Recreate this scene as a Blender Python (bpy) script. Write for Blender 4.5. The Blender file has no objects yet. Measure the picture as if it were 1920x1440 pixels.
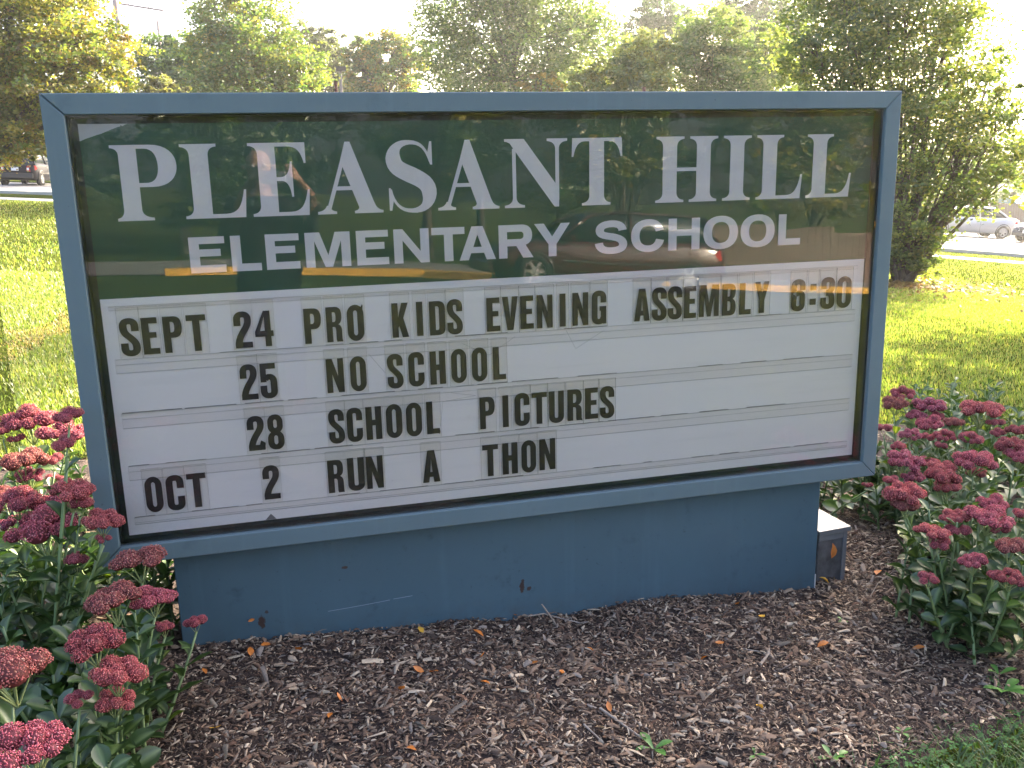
import bpy, math, random
import numpy as np
from mathutils import Matrix, Vector, Quaternion
from mathutils.geometry import tessellate_polygon

SC = bpy.context.scene
COL = SC.collection
random.seed(7)
RNG = np.random.default_rng(11)
PI = math.pi

# ------------------------------------------------------------------ camera, world, sun, exposure
CAM = Vector((0.51187, -2.56861, 1.04692))
RIGHT = Vector((0.9666, -0.2552, -0.0225)).normalized()
DOWN = Vector((-0.0797, -0.2159, -0.9731)).normalized()
FWD = Vector((0.2435, 0.9425, -0.2291)).normalized()
F_PX = 1730.16
cd = bpy.data.cameras.new('camera')
cam = bpy.data.objects.new('camera', cd)
COL.objects.link(cam)
cam.matrix_world = Matrix(((RIGHT.x, -DOWN.x, -FWD.x, CAM.x), (RIGHT.y, -DOWN.y, -FWD.y, CAM.y),
                           (RIGHT.z, -DOWN.z, -FWD.z, CAM.z), (0, 0, 0, 1)))
cd.sensor_width = 36.0
cd.lens = F_PX / 1920 * 36
cd.clip_start = 0.02
cd.clip_end = 1500
SC.camera = cam

HAZE = 0.00055
SUN_AZ = math.radians(56)      # from +Y towards +X
SUN_EL = math.radians(21)
world = bpy.data.worlds.new('World')
SC.world = world
world.use_nodes = True
wn = world.node_tree
bg = wn.nodes['Background']
sky = wn.nodes.new('ShaderNodeTexSky')
sky.sky_type = 'NISHITA'
sky.sun_disc = False
sky.sun_elevation = SUN_EL
sky.sun_rotation = SUN_AZ
sky.altitude = 200
sky.air_density = 0.6
sky.dust_density = 7.0
sky.ozone_density = 0.2
wn.links.new(sky.outputs[0], bg.inputs[0])
bg.inputs[1].default_value = 0.15

sd = bpy.data.lights.new('sun', 'SUN')
sd.energy = 4.3
sd.angle = math.radians(0.5)
sd.color = (1.0, 0.86, 0.62)
sun = bpy.data.objects.new('sun', sd)
COL.objects.link(sun)
sdir = Vector((math.sin(SUN_AZ) * math.cos(SUN_EL), math.cos(SUN_AZ) * math.cos(SUN_EL), math.sin(SUN_EL)))
sun.rotation_euler = sdir.to_track_quat('Z', 'Y').to_euler()
sun.location = (20, 14, 12)

SC.view_settings.view_transform = 'Standard'
SC.view_settings.look = 'None'
SC.view_settings.gamma = 1
SC.view_settings.use_curve_mapping = False
SC.view_settings.exposure = 2.95
SC.render.resolution_x, SC.render.resolution_y = 1024, 768
SC.cycles.max_bounces = 8
SC.cycles.transparent_max_bounces = 16
SC.cycles.use_denoising = True

# ------------------------------------------------------------------ terrain and projection helpers
def G(x, y):
    """height of the ground; the hill falls away to the right"""
    x = 120 * np.tanh(np.asarray(x, float) / 120)
    y = 160 * np.tanh(np.asarray(y, float) / 160)
    sp = 2 * np.log1p(np.exp(np.minimum(50, (x - 4) / 2)))
    bk = 1.5 * np.log1p(np.exp(np.clip(-(y + 5) / 1.5, -30, 30)))
    return -0.318 - 0.049 * x + 0.0117 * y - 0.045 * sp - 0.045 * np.minimum(bk, 40)

def g(x, y):
    return float(G(x, y))

def ray(px, py):
    return RIGHT * ((px - 960) / F_PX) + DOWN * ((py - 720) / F_PX) + FWD

def at_depth(px, py, d):
    return CAM + ray(px, py) * d

def on_ground(px, py, h=0.0):
    v = ray(px, py)
    t = 0.5
    while t < 400:
        P = CAM + v * t
        if P.z < g(P.x, P.y) + h:
            return P, t
        t *= 1.004
    return P, t

def on_y(px, py, Y):
    v = ray(px, py)
    t = (Y - CAM.y) / v.y
    return CAM + v * t

# ------------------------------------------------------------------ materials
MATS = {}

def nt(name):
    m = bpy.data.materials.new(name)
    m.use_nodes = True
    n = m.node_tree
    n.nodes.clear()
    out = n.nodes.new('ShaderNodeOutputMaterial')
    return m, n, out

def pbr(name, col, rough=0.6, var=0.0, scale=8.0, metal=0.0, bump=0.0, bscale=40.0, attr=None, spec=0.5,
        col2=None, detail=6.0, coat=0.0):
    if name in MATS:
        return MATS[name]
    m, n, out = nt(name)
    b = n.nodes.new('ShaderNodeBsdfPrincipled')
    n.links.new(b.outputs[0], out.inputs[0])
    b.inputs['Roughness'].default_value = rough
    b.inputs['Metallic'].default_value = metal
    b.inputs['Specular IOR Level'].default_value = spec
    if coat:
        b.inputs['Coat Weight'].default_value = coat
        b.inputs['Coat Roughness'].default_value = 0.08
    tc = n.nodes.new('ShaderNodeTexCoord')
    if attr:
        a = n.nodes.new('ShaderNodeAttribute')
        a.attribute_name = attr
        csrc = a.outputs['Color']
    else:
        csrc = None
    if var or col2:
        no = n.nodes.new('ShaderNodeTexNoise')
        no.inputs['Scale'].default_value = scale
        no.inputs['Detail'].default_value = detail
        no.inputs['Roughness'].default_value = 0.65
        n.links.new(tc.outputs['Object'], no.inputs['Vector'])
        mx = n.nodes.new('ShaderNodeMix')
        mx.data_type = 'RGBA'
        ramp = n.nodes.new('ShaderNodeMapRange')
        ramp.inputs['From Min'].default_value = 0.3
        ramp.inputs['From Max'].default_value = 0.7
        n.links.new(no.outputs[0], ramp.inputs['Value'])
        n.links.new(ramp.outputs[0], mx.inputs[0])
        c2 = col2 or tuple(min(1, c * (1 + var)) for c in col)
        c1 = col if col2 else tuple(c * (1 - var) for c in col)
        mx.inputs[6].default_value = (*c1, 1)
        mx.inputs[7].default_value = (*c2, 1)
        if csrc is None:
            csrc = mx.outputs[2]
        else:
            mm = n.nodes.new('ShaderNodeMix')
            mm.data_type = 'RGBA'
            mm.blend_type = 'MULTIPLY'
            mm.inputs[0].default_value = 1
            n.links.new(csrc, mm.inputs[6])
            n.links.new(mx.outputs[2], mm.inputs[7])
            csrc = mm.outputs[2]
    if csrc is None:
        b.inputs['Base Color'].default_value = (*col, 1)
    else:
        n.links.new(csrc, b.inputs['Base Color'])
    if bump:
        nb = n.nodes.new('ShaderNodeTexNoise')
        nb.inputs['Scale'].default_value = bscale
        nb.inputs['Detail'].default_value = 5
        n.links.new(tc.outputs['Object'], nb.inputs['Vector'])
        bp = n.nodes.new('ShaderNodeBump')
        bp.inputs['Strength'].default_value = 1.0
        bp.inputs['Distance'].default_value = bump
        n.links.new(nb.outputs[0], bp.inputs['Height'])
        n.links.new(bp.outputs[0], b.inputs['Normal'])
    MATS[name] = m
    return m

def leafmat(name, trans=0.45, gloss=0.06, gain=1.0, tint=(1, 1, 1), rough=0.45):
    """leaf or blade: colour from the attribute 'tint', light passing through"""
    if name in MATS:
        return MATS[name]
    m, n, out = nt(name)
    a = n.nodes.new('ShaderNodeAttribute')
    a.attribute_name = 'tint'
    d = n.nodes.new('ShaderNodeBsdfDiffuse')
    t = n.nodes.new('ShaderNodeBsdfTranslucent')
    gl = n.nodes.new('ShaderNodeBsdfGlossy')
    gl.inputs['Roughness'].default_value = rough
    gl.inputs['Color'].default_value = (0.9, 0.9, 0.9, 1)
    n.links.new(a.outputs['Color'], d.inputs['Color'])
    mm = n.nodes.new('ShaderNodeMix')
    mm.data_type = 'RGBA'
    mm.blend_type = 'MULTIPLY'
    mm.inputs[0].default_value = 1
    n.links.new(a.outputs['Color'], mm.inputs[6])
    mm.inputs[7].default_value = (*[c * gain for c in tint], 1)
    n.links.new(mm.outputs[2], t.inputs['Color'])
    m1 = n.nodes.new('ShaderNodeMixShader')
    m1.inputs[0].default_value = trans
    n.links.new(d.outputs[0], m1.inputs[1])
    n.links.new(t.outputs[0], m1.inputs[2])
    m2 = n.nodes.new('ShaderNodeMixShader')
    m2.inputs[0].default_value = gloss
    n.links.new(m1.outputs[0], m2.inputs[1])
    n.links.new(gl.outputs[0], m2.inputs[2])
    n.links.new(m2.outputs[0], out.inputs[0])
    MATS[name] = m
    return m

def clearmat(name, tint, fac=None, ior=1.5, rough=0.02, wav=0.0):
    """clear glass or acrylic sheet: passes light straight, mirrors by Fresnel"""
    if name in MATS:
        return MATS[name]
    m, n, out = nt(name)
    tr = n.nodes.new('ShaderNodeBsdfTransparent')
    tr.inputs[0].default_value = (*tint, 1)
    gl = n.nodes.new('ShaderNodeBsdfGlossy')
    gl.inputs['Roughness'].default_value = rough
    fr = n.nodes.new('ShaderNodeFresnel')
    fr.inputs[0].default_value = ior
    mx = n.nodes.new('ShaderNodeMixShader')
    n.links.new(fr.outputs[0], mx.inputs[0])
    n.links.new(tr.outputs[0], mx.inputs[1])
    n.links.new(gl.outputs[0], mx.inputs[2])
    n.links.new(mx.outputs[0], out.inputs[0])
    if wav:
        tc = n.nodes.new('ShaderNodeTexCoord')
        no = n.nodes.new('ShaderNodeTexNoise')
        no.inputs['Scale'].default_value = 3.0
        no.inputs['Detail'].default_value = 1
        n.links.new(tc.outputs['Object'], no.inputs['Vector'])
        bp = n.nodes.new('ShaderNodeBump')
        bp.inputs['Strength'].default_value = 1
        bp.inputs['Distance'].default_value = wav
        n.links.new(no.outputs[0], bp.inputs['Height'])
        n.links.new(bp.outputs[0], gl.inputs['Normal'])
        n.links.new(bp.outputs[0], fr.inputs['Normal'])
    MATS[name] = m
    return m

# ------------------------------------------------------------------ mesh helpers
def make_mesh(name, V, F, mat=None, tint=None, smooth=False, matidx=None, mats=None):
    me = bpy.data.meshes.new(name)
    V = np.asarray(V, dtype=np.float32).reshape(-1, 3)
    if isinstance(F, np.ndarray):
        nf, k = F.shape
        me.vertices.add(len(V))
        me.vertices.foreach_set('co', V.ravel())
        me.loops.add(nf * k)
        me.loops.foreach_set('vertex_index', F.astype(np.int32).ravel())
        me.polygons.add(nf)
        me.polygons.foreach_set('loop_start', np.arange(0, nf * k, k, dtype=np.int32))
        me.polygons.foreach_set('loop_total', np.full(nf, k, dtype=np.int32))
    else:
        me.from_pydata([tuple(v) for v in V.tolist()], [], F)
    if tint is not None:
        at = me.color_attributes.new('tint', 'FLOAT_COLOR', 'POINT')
        c = np.ones((len(V), 4), dtype=np.float32)
        c[:, :3] = tint
        at.data.foreach_set('color', c.ravel())
    for mm in (mats or ([mat] if mat else [])):
        me.materials.append(mm)
    if matidx is not None:
        me.polygons.foreach_set('material_index', np.asarray(matidx, dtype=np.int32))
    if smooth:
        me.polygons.foreach_set('use_smooth', np.ones(len(me.polygons), dtype=bool))
    me.update()
    me.validate()
    return me

def add(name, me, parent=None, loc=None, rot=None, scale=None, label=None, cat=None, group=None, kind=None):
    o = bpy.data.objects.new(name, me)
    COL.objects.link(o)
    if parent:
        o.parent = parent
    if loc is not None:
        o.location = loc
    if rot is not None:
        if isinstance(rot, Quaternion):
            o.rotation_mode = 'QUATERNION'
            o.rotation_quaternion = rot
        else:
            o.rotation_euler = rot
    if scale is not None:
        o.scale = scale if hasattr(scale, '__len__') else (scale,) * 3
    for k, v in (('label', label), ('category', cat), ('group', group), ('kind', kind)):
        if v:
            o[k] = v
    return o

def empty(name, loc, label, cat, group=None, rz=0.0, kind=None):
    o = add(name, None, None, loc, (0, 0, rz), None, label, cat, group, kind)
    o.empty_display_size = 0.2
    return o

class MB:
    def __init__(s):
        s.V = []; s.F = []
    def verts(s, vs, fs):
        b = len(s.V)
        s.V += [tuple(v) for v in vs]
        s.F += [tuple(i + b for i in f) for f in fs]
    def box(s, a, b, bev=0.0):
        (x0, y0, z0), (x1, y1, z1) = a, b
        if bev <= 0:
            s.verts([(x0, y0, z0), (x1, y0, z0), (x1, y1, z0), (x0, y1, z0), (x0, y0, z1), (x1, y0, z1), (x1, y1, z1), (x0, y1, z1)],
                    [(0, 3, 2, 1), (4, 5, 6, 7), (0, 1, 5, 4), (1, 2, 6, 5), (2, 3, 7, 6), (3, 0, 4, 7)])
        else:
            e = bev
            rings = []
            for z, i in ((z0, e), (z0 + e, 0), (z1 - e, 0), (z1, e)):
                rings.append([(x0 + i + (0 if i else e), y0 + i, z), (x1 - i - (0 if i else e), y0 + i, z), (x1 - i, y0 + i + (0 if i else e), z), (x1 - i, y1 - i - (0 if i else e), z),
                              (x1 - i - (0 if i else e), y1 - i, z), (x0 + i + (0 if i else e), y1 - i, z), (x0 + i, y1 - i - (0 if i else e), z), (x0 + i, y0 + i + (0 if i else e), z)])
            s.loft(rings, True, True)
    def loft(s, rings, cap0=False, cap1=False, closed=True):
        b = len(s.V); n = len(rings[0])
        for r in rings:
            s.V += [tuple(p) for p in r]
        for k in range(len(rings) - 1):
            for i in range(n if closed else n - 1):
                j = (i + 1) % n
                s.F.append((b + k * n + i, b + k * n + j, b + (k + 1) * n + j, b + (k + 1) * n + i))
        if cap0:
            s.F.append(tuple(b + i for i in reversed(range(n))))
        if cap1:
            s.F.append(tuple(b + (len(rings) - 1) * n + i for i in range(n)))
    def tube(s, pts, rad, n=6, cap=True):
        pts = [Vector(p) for p in pts]
        if not hasattr(rad, '__len__'):
            rad = [rad] * len(pts)
        rings = []
        up = None
        for i, p in enumerate(pts):
            d = (pts[min(i + 1, len(pts) - 1)] - pts[max(i - 1, 0)])
            if d.length < 1e-9:
                d = Vector((0, 0, 1))
            d.normalize()
            if up is None:
                up = d.orthogonal().normalized()
            u = (up - d * up.dot(d))
            u = u.normalized() if u.length > 1e-6 else d.orthogonal().normalized()
            up = u
            w = d.cross(u)
            rings.append([p + (u * math.cos(2 * PI * k / n) + w * math.sin(2 * PI * k / n)) * rad[i] for k in range(n)])
        s.loft(rings, cap, cap)
    def lathe(s, prof, n=24, M=None, caps=False):
        """profile of (r, h) turned round the local z axis"""
        rings = []
        for r, h in prof:
            ring = [Vector((r * math.cos(2 * PI * k / n), r * math.sin(2 * PI * k / n), h)) for k in range(n)]
            if M:
                ring = [M @ v for v in ring]
            rings.append(ring)
        s.loft(rings, caps, caps)
    def extrude(s, outer, holes, y0, y1, back=True):
        """closed outline(s) in (x, z), pushed from y0 (front) to y1"""
        loops = [[Vector((x, z, 0)) for x, z in lp] for lp in [outer] + list(holes)]
        tris = tessellate_polygon(loops)
        flat = [p for lp in [outer] + list(holes) for p in lp]
        b = len(s.V)
        s.V += [(x, y0, z) for x, z in flat]
        s.V += [(x, y1, z) for x, z in flat]
        n = len(flat)
        for t in tris:
            a, c, d = [flat[i] for i in t]
            area = (c[0] - a[0]) * (d[1] - a[1]) - (c[1] - a[1]) * (d[0] - a[0])
            if abs(area) < 1e-12:
                continue
            t = t if area > 0 else (t[0], t[2], t[1])
            s.F.append(tuple(b + i for i in t))
            if back:
                s.F.append(tuple(b + n + i for i in reversed(t)))
        k = 0
        for lp in [outer] + list(holes):
            m = len(lp)
            for i in range(m):
                j = (i + 1) % m
                s.F.append((b + k + i, b + n + k + i, b + n + k + j, b + k + j))
            k += m
    def build(s, name, mat, parent=None, smooth=False, **kw):
        return add(name, make_mesh(name, s.V, s.F, mat, smooth=smooth, tint=kw.pop('tint', None)), parent, **kw)

def vnoise(x, y, seed=0):
    """cheap smooth value noise on arrays"""
    def h(i, j):
        v = np.sin(i * 127.1 + j * 311.7 + seed * 74.7) * 43758.5453
        return v - np.floor(v)
    xi, yi = np.floor(x), np.floor(y)
    fx, fy = x - xi, y - yi
    fx = fx * fx * (3 - 2 * fx); fy = fy * fy * (3 - 2 * fy)
    return (h(xi, yi) * (1 - fx) + h(xi + 1, yi) * fx) * (1 - fy) + (h(xi, yi + 1) * (1 - fx) + h(xi + 1, yi + 1) * fx) * fy

# ------------------------------------------------------------------ ground, road, pavement
def warp(a, lo, hi, n, dense):
    t = np.linspace(-1, 1, n)
    v = np.sinh(t * dense) / np.sinh(dense)
    return np.where(v < 0, v * lo, v * hi)

def sheet(name, xs, ys, dz=0.0, bump=0.0):
    X, Y = np.meshgrid(xs, ys)
    Z = G(X, Y) + dz
    if bump:
        Z = Z + (vnoise(X * 9, Y * 9) - 0.5) * bump + (vnoise(X * 3, Y * 3, 3) - 0.5) * bump
    V = np.stack([X, Y, Z], -1).reshape(-1, 3)
    ny, nx = X.shape
    i = np.arange(ny * nx).reshape(ny, nx)
    F = np.stack([i[:-1, :-1], i[:-1, 1:], i[1:, 1:], i[1:, :-1]], -1).reshape(-1, 4)
    return V, F

def lawn_material():
    m, n, out = nt('lawn_soil_and_turf')
    tc = n.nodes.new('ShaderNodeTexCoord')
    def noise(sc, det=5):
        q = n.nodes.new('ShaderNodeTexNoise')
        q.inputs['Scale'].default_value = sc
        q.inputs['Detail'].default_value = det
        n.links.new(tc.outputs['Object'], q.inputs['Vector'])
        return q
    n1, n2, n3 = noise(0.5), noise(9, 8), noise(60, 6)
    r1 = n.nodes.new('ShaderNodeValToRGB')
    r1.color_ramp.elements[0].position = 0.3
    r1.color_ramp.elements[0].color = (0.040, 0.058, 0.014, 1)
    r1.color_ramp.elements[1].position = 0.72
    r1.color_ramp.elements[1].color = (0.11, 0.125, 0.028, 1)
    r2 = n.nodes.new('ShaderNodeValToRGB')
    r2.color_ramp.elements[0].position = 0.35
    r2.color_ramp.elements[0].color = (0.55, 0.6, 0.5, 1)
    r2.color_ramp.elements[1].position = 0.7
    r2.color_ramp.elements[1].color = (1.25, 1.25, 1.1, 1)
    mm = n.nodes.new('ShaderNodeMix'); mm.data_type = 'RGBA'; mm.blend_type = 'MULTIPLY'; mm.inputs[0].default_value = 1
    n.links.new(n1.outputs[0], r1.inputs[0]); n.links.new(n2.outputs[0], r2.inputs[0])
    n.links.new(r1.outputs[0], mm.inputs[6]); n.links.new(r2.outputs[0], mm.inputs[7])
    d = n.nodes.new('ShaderNodeBsdfDiffuse'); t = n.nodes.new('ShaderNodeBsdfTranslucent')
    bp = n.nodes.new('ShaderNodeBump'); bp.inputs['Distance'].default_value = 0.05
    n.links.new(n3.outputs[0], bp.inputs['Height'])
    n.links.new(bp.outputs[0], d.inputs['Normal'])
    n.links.new(mm.outputs[2], d.inputs['Color'])
    n.links.new(d.outputs[0], out.inputs[0])
    return m

xs = warp(None, 420, 420, 150, 5.5)
ys = warp(None, 300, 500, 170, 5.5)
V, F = sheet('lawn', xs, ys)
add('lawn', make_mesh('lawn', V, F, lawn_material(), smooth=True), kind='structure')

# the far road runs diagonally behind the sign and downhill to the right
R0 = np.array([-8.0, 35.2]); R1 = np.array([22.2, 21.4])
RD = (R1 - R0) / np.linalg.norm(R1 - R0)
RN = np.array([-RD[1], RD[0]])          # away from the sign

def road_sheet(name, s0, s1, o0, o1, dz, mat, ns=120, no=6, h=0.0):
    ss = np.linspace(s0, s1, ns); oo = np.linspace(o0, o1, no)
    S, O = np.meshgrid(ss, oo)
    X = R0[0] + RD[0] * S + RN[0] * O; Y = R0[1] + RD[1] * S + RN[1] * O
    Z = G(X, Y) + dz
    V = np.stack([X, Y, Z], -1).reshape(-1, 3)
    i = np.arange(S.size).reshape(S.shape)
    F = np.stack([i[:-1, :-1], i[:-1, 1:], i[1:, 1:], i[1:, :-1]], -1).reshape(-1, 4)
    return add(name, make_mesh(name, V, F, mat, smooth=True), kind='structure')

asph = pbr('asphalt', (0.16, 0.155, 0.15), 0.85, col2=(0.22, 0.21, 0.205), scale=3.0, bump=0.004, bscale=120)
conc = pbr('concrete', (0.36, 0.34, 0.31), 0.85, col2=(0.46, 0.44, 0.40), scale=2.0, bump=0.002, bscale=80)
road_sheet('road', -90, 110, 0.25, 30, 0.02, asph, no=16)

def strip_box(name, s0, s1, o0, o1, h, mat, ns=160, kind='structure'):
    mb = MB(); rings = []
    for s in np.linspace(s0, s1, ns):
        a = R0 + RD * s + RN * o0; b = R0 + RD * s + RN * o1
        za = g(*a); zb = g(*b)
        rings.append([(a[0], a[1], za - 0.1), (a[0], a[1], za + h), (b[0], b[1], zb + h), (b[0], b[1], zb - 0.1)])
    mb.loft(rings, True, True)
    return mb.build(name, mat, kind=kind)
strip_box('road_kerb', -90, 110, 0.05, 0.22, 0.10, conc)
strip_box('pavement', -90, 110, -4.3, -2.9, 0.012, conc)
strip_box('far_verge', -90, 24, 12.4, 16.0, 0.06, MATS.setdefault('verge', bpy.data.materials['lawn_soil_and_turf']))

# road and yellow kerb behind the viewer (they show in the glass)
Xb = np.linspace(-60, 60, 60)
def back_sheet(name, y0, y1, dz, mat, h=None):
    V, F = sheet(name, Xb, np.linspace(y0, y1, 6), dz)
    return add(name, make_mesh(name, V, F, mat, smooth=True), kind='structure')
back_sheet('street', -27, -18.2, 0.02, asph)
yel = pbr('yellow_kerb_paint', (0.75, 0.42, 0.05), 0.7, var=0.15, scale=3)
mb = MB()
for xa, xb in ((-40, -3.5), (-1.6, 6.6), (9.0, 16.0), (20, 50)):
    rings = []
    for x in np.linspace(xa, xb, 20):
        rings.append([(x, -18.2, g(x, -18) - .1), (x, -18.2, g(x, -18) + .15), (x, -17.95, g(x, -18) + .15), (x, -17.95, g(x, -18) - .1)])
    mb.loft(rings, True, True)
mb.build('painted_kerb', yel, kind='structure')

# mulch bed
def bed_outline(n=90):
    pts = []
    ctrl = [(-1.1, -1.7), (0.2, -1.95), (1.05, -1.35), (1.52, -0.96), (2.0, -0.80), (2.6, -0.66), (3.3, -0.38), (4.1, 0.15), (4.6, 1.0),
            (4.4, 1.9), (3.4, 2.2), (2.0, 1.9), (0.8, 1.9), (-0.2, 2.0), (-0.95, 1.9), (-1.25, 1.0), (-1.3, -0.4)]
    m = len(ctrl)
    for i in range(m):
        p0, p1, p2, p3 = [np.array(ctrl[(i + k - 1) % m]) for k in range(4)]
        for t in np.linspace(0, 1, 6, endpoint=False):
            pts.append(0.5 * ((2 * p1) + (-p0 + p2) * t + (2 * p0 - 5 * p1 + 4 * p2 - p3) * t * t + (-p0 + 3 * p1 - 3 * p2 + p3) * t ** 3))
    return np.array(pts)
BED = bed_outline()

def inside(px, py, poly):
    px = np.asarray(px); py = np.asarray(py)
    c = np.zeros(px.shape, bool)
    n = len(poly); j = n - 1
    for i in range(n):
        xi, yi = poly[i]; xj, yj = poly[j]
        hit = ((yi > py) != (yj > py)) & (px < (xj - xi) * (py - yi) / (yj - yi + 1e-12) + xi)
        c ^= hit
        j = i
    return c

def edge_dist(px, py, poly):
    d = np.full(np.shape(px), 1e9)
    for i in range(len(poly)):
        a = poly[i]; b = poly[(i + 1) % len(poly)]
        ab = b - a
        t = np.clip(((px - a[0]) * ab[0] + (py - a[1]) * ab[1]) / (ab @ ab), 0, 1)
        d = np.minimum(d, np.hypot(px - a[0] - t * ab[0], py - a[1] - t * ab[1]))
    return d

def mulch_z(x, y):
    """surface of the mulch: lumpy, banked up a little against the pedestal"""
    x = np.asarray(x, float); y = np.asarray(y, float)
    z = G(x, y) + (vnoise(x * 2.3, y * 2.3, 5) - 0.5) * 0.03 + (vnoise(x * 7, y * 7, 9) - 0.5) * 0.022 + (vnoise(x * 19, y * 19, 2) - 0.5) * 0.012
    d = edge_dist(x, y, BED)
    return z + 0.022 + np.where(inside(x, y, BED), np.minimum(d, 0.15) * 0.10, -np.minimum(d, 0.3) * 0.55)

xs = np.arange(-1.6, 4.9, 0.03); ys = np.arange(-2.2, 2.5, 0.03)
X, Y = np.meshgrid(xs, ys)
Z = mulch_z(X, Y)
V = np.stack([X, Y, Z], -1).reshape(-1, 3)
i = np.arange(X.size).reshape(X.shape)
F = np.stack([i[:-1, :-1], i[:-1, 1:], i[1:, 1:], i[1:, :-1]], -1).reshape(-1, 4)
keep = (V[F].mean(1)[:, 2] > G(V[F].mean(1)[:, 0], V[F].mean(1)[:, 1]) - 0.03)
F = F[keep]
add('mulch_bed', make_mesh('mulch_bed', V, F, pbr('mulch_soil', (0.022, 0.012, 0.009), 0.95, col2=(0.065, 0.040, 0.029), scale=60, bump=0.012, bscale=110), smooth=True), kind='structure')

def chips(name, n, poly_test, region, size, mat, seed):
    """loose splinters of bark: tapered six-vertex slivers lying every which way"""
    r = np.random.default_rng(seed)
    (x0, x1), (y0, y1) = region
    x = r.uniform(x0, x1, n * 3); y = r.uniform(y0, y1, n * 3)
    ok = poly_test(x, y)
    x, y = x[ok][:n], y[ok][:n]
    n = len(x)
    z = mulch_z(x, y)
    L = size[0] * np.exp(r.normal(0, 0.5, n)); L = np.clip(L, 0.004, 0.075)
    W = L * r.uniform(0.12, 0.42, n); W = np.clip(W, 0.002, 0.012); T = np.clip(W * r.uniform(0.2, 0.6, n), .001, .004)
    th = r.uniform(0, 2 * PI, n); el = r.normal(0, 0.22, n); ro = r.normal(0, 0.5, n)
    d = np.stack([np.cos(th) * np.cos(el), np.sin(th) * np.cos(el), np.sin(el)], 1)
    s = np.stack([-np.sin(th), np.cos(th), np.zeros(n)], 1)
    u = np.cross(d, s)
    s2 = s * np.cos(ro)[:, None] + u * np.sin(ro)[:, None]; u2 = np.cross(d, s2)
    c = np.stack([x, y, z + r.uniform(0.0, 0.009, n) + np.abs(np.sin(el)) * L * 0.35], 1)
    tA = r.uniform(0.3, 1.0, n)[:, None]; tB = r.uniform(0.2, 1.0, n)[:, None]
    h = (L / 2)[:, None]; w = (W / 2)[:, None]; t = T[:, None]
    bend = (r.normal(0, 0.12, n) * L)[:, None] * s2
    P = [c - d * h - s2 * w * tA, c - d * h + s2 * w * tA, c + d * h + s2 * w * tB, c + d * h - s2 * w * tB,
         c - s2 * w + u2 * t * 0.5 + bend, c + s2 * w + u2 * t + bend]
    V = np.stack(P, 1).reshape(-1, 3)
    b = (np.arange(n) * 6)[:, None]
    f = np.array([[0, 4, 5], [0, 5, 1], [4, 3, 2], [4, 2, 5], [0, 3, 4], [1, 5, 2]])
    F = (b[:, None, :] + f[None]).reshape(-1, 3)
    pal = np.array([(0.125, 0.078, 0.052), (0.185, 0.122, 0.082), (0.27, 0.195, 0.135), (0.065, 0.040, 0.027), (0.42, 0.33, 0.235),
                    (0.23, 0.185, 0.15), (0.14, 0.075, 0.046), (0.46, 0.37, 0.27)])
    k = r.choice(len(pal), n, p=[.21, .2, .17, .15, .10, .07, .06, .04])
    tint = pal[k] * r.uniform(0.75, 1.3, n)[:, None]
    return make_mesh(name, V, F, mat, tint=np.repeat(tint, 6, 0))

chipmat = pbr('bark_chip', (0.75, 0.75, 0.75), 0.85, attr='tint', col2=(1.15, 1.12, 1.1), scale=160, bump=0.0006, bscale=300)
def bed_vis(x, y):
    return inside(x, y, BED)
def bed_front(x, y):
    return inside(x, y, BED) & (((y < 0.10) & (x > -0.2) & (y > -1.4)) | ((x > 2.2) & (x < 3.6) & (y < 1.3)))
add('mulch_chips', chips('mulch_chips', 14000, bed_vis, ((-1.4, 4.7), (-2.0, 2.2)), (0.021,), chipmat, 3), kind='stuff')
add('fine_mulch', chips('fine_mulch', 90000, bed_front, ((-0.2, 3.6), (-1.4, 1.3)), (0.0115,), chipmat, 4), kind='stuff')
# ------------------------------------------------------------------ lettering, drawn as outlines (100 units = cap height)
def path(s):
    """'x,y x,y C x,y x,y x,y Q x,y x,y ...' -> list of points"""
    out = []; tok = s.split(); i = 0
    while i < len(tok):
        if tok[i] in 'CQ':
            k = 3 if tok[i] == 'C' else 2
            q = [out[-1]] + [tuple(map(float, t.split(','))) for t in tok[i + 1:i + 1 + k]]
            for t in np.linspace(0, 1, 9)[1:]:
                if k == 3:
                    w = ((1 - t) ** 3, 3 * t * (1 - t) ** 2, 3 * t * t * (1 - t), t ** 3)
                else:
                    w = ((1 - t) ** 2, 2 * t * (1 - t), t * t)
                out.append((sum(a * p[0] for a, p in zip(w, q)), sum(a * p[1] for a, p in zip(w, q))))
            i += 1 + k
        else:
            out.append(tuple(map(float, tok[i].split(',')))); i += 1
    res = [out[0]]
    for p in out[1:]:
        if math.hypot(p[0] - res[-1][0], p[1] - res[-1][1]) > 1e-4:
            res.append(p)
    if math.hypot(res[0][0] - res[-1][0], res[0][1] - res[-1][1]) < 1e-4:
        res.pop()
    return res

def stroke(s, a, b, var=None):
    """outline of a stroke along the path with an elliptic pen (half widths a, b)"""
    P = path(s); L = []; R = []
    n = len(P)
    for i in range(n):
        p = P[i]; q0 = P[max(0, i - 1)]; q1 = P[min(n - 1, i + 1)]
        dx, dy = q1[0] - q0[0], q1[1] - q0[1]
        m = math.hypot(dx, dy); nx, ny = -dy / m, dx / m
        k = var[0] if var else 1
        if var:
            t = i / (n - 1) * (len(var) - 1); j = min(int(t), len(var) - 2); k = var[j] + (var[j + 1] - var[j]) * (t - j)
        den = math.sqrt((a * nx) ** 2 + (b * ny) ** 2)
        ox, oy = a * a * nx / den * k, b * b * ny / den * k
        L.append((p[0] + ox, p[1] + oy)); R.append((p[0] - ox, p[1] - oy))
    return L + R[::-1]

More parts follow.
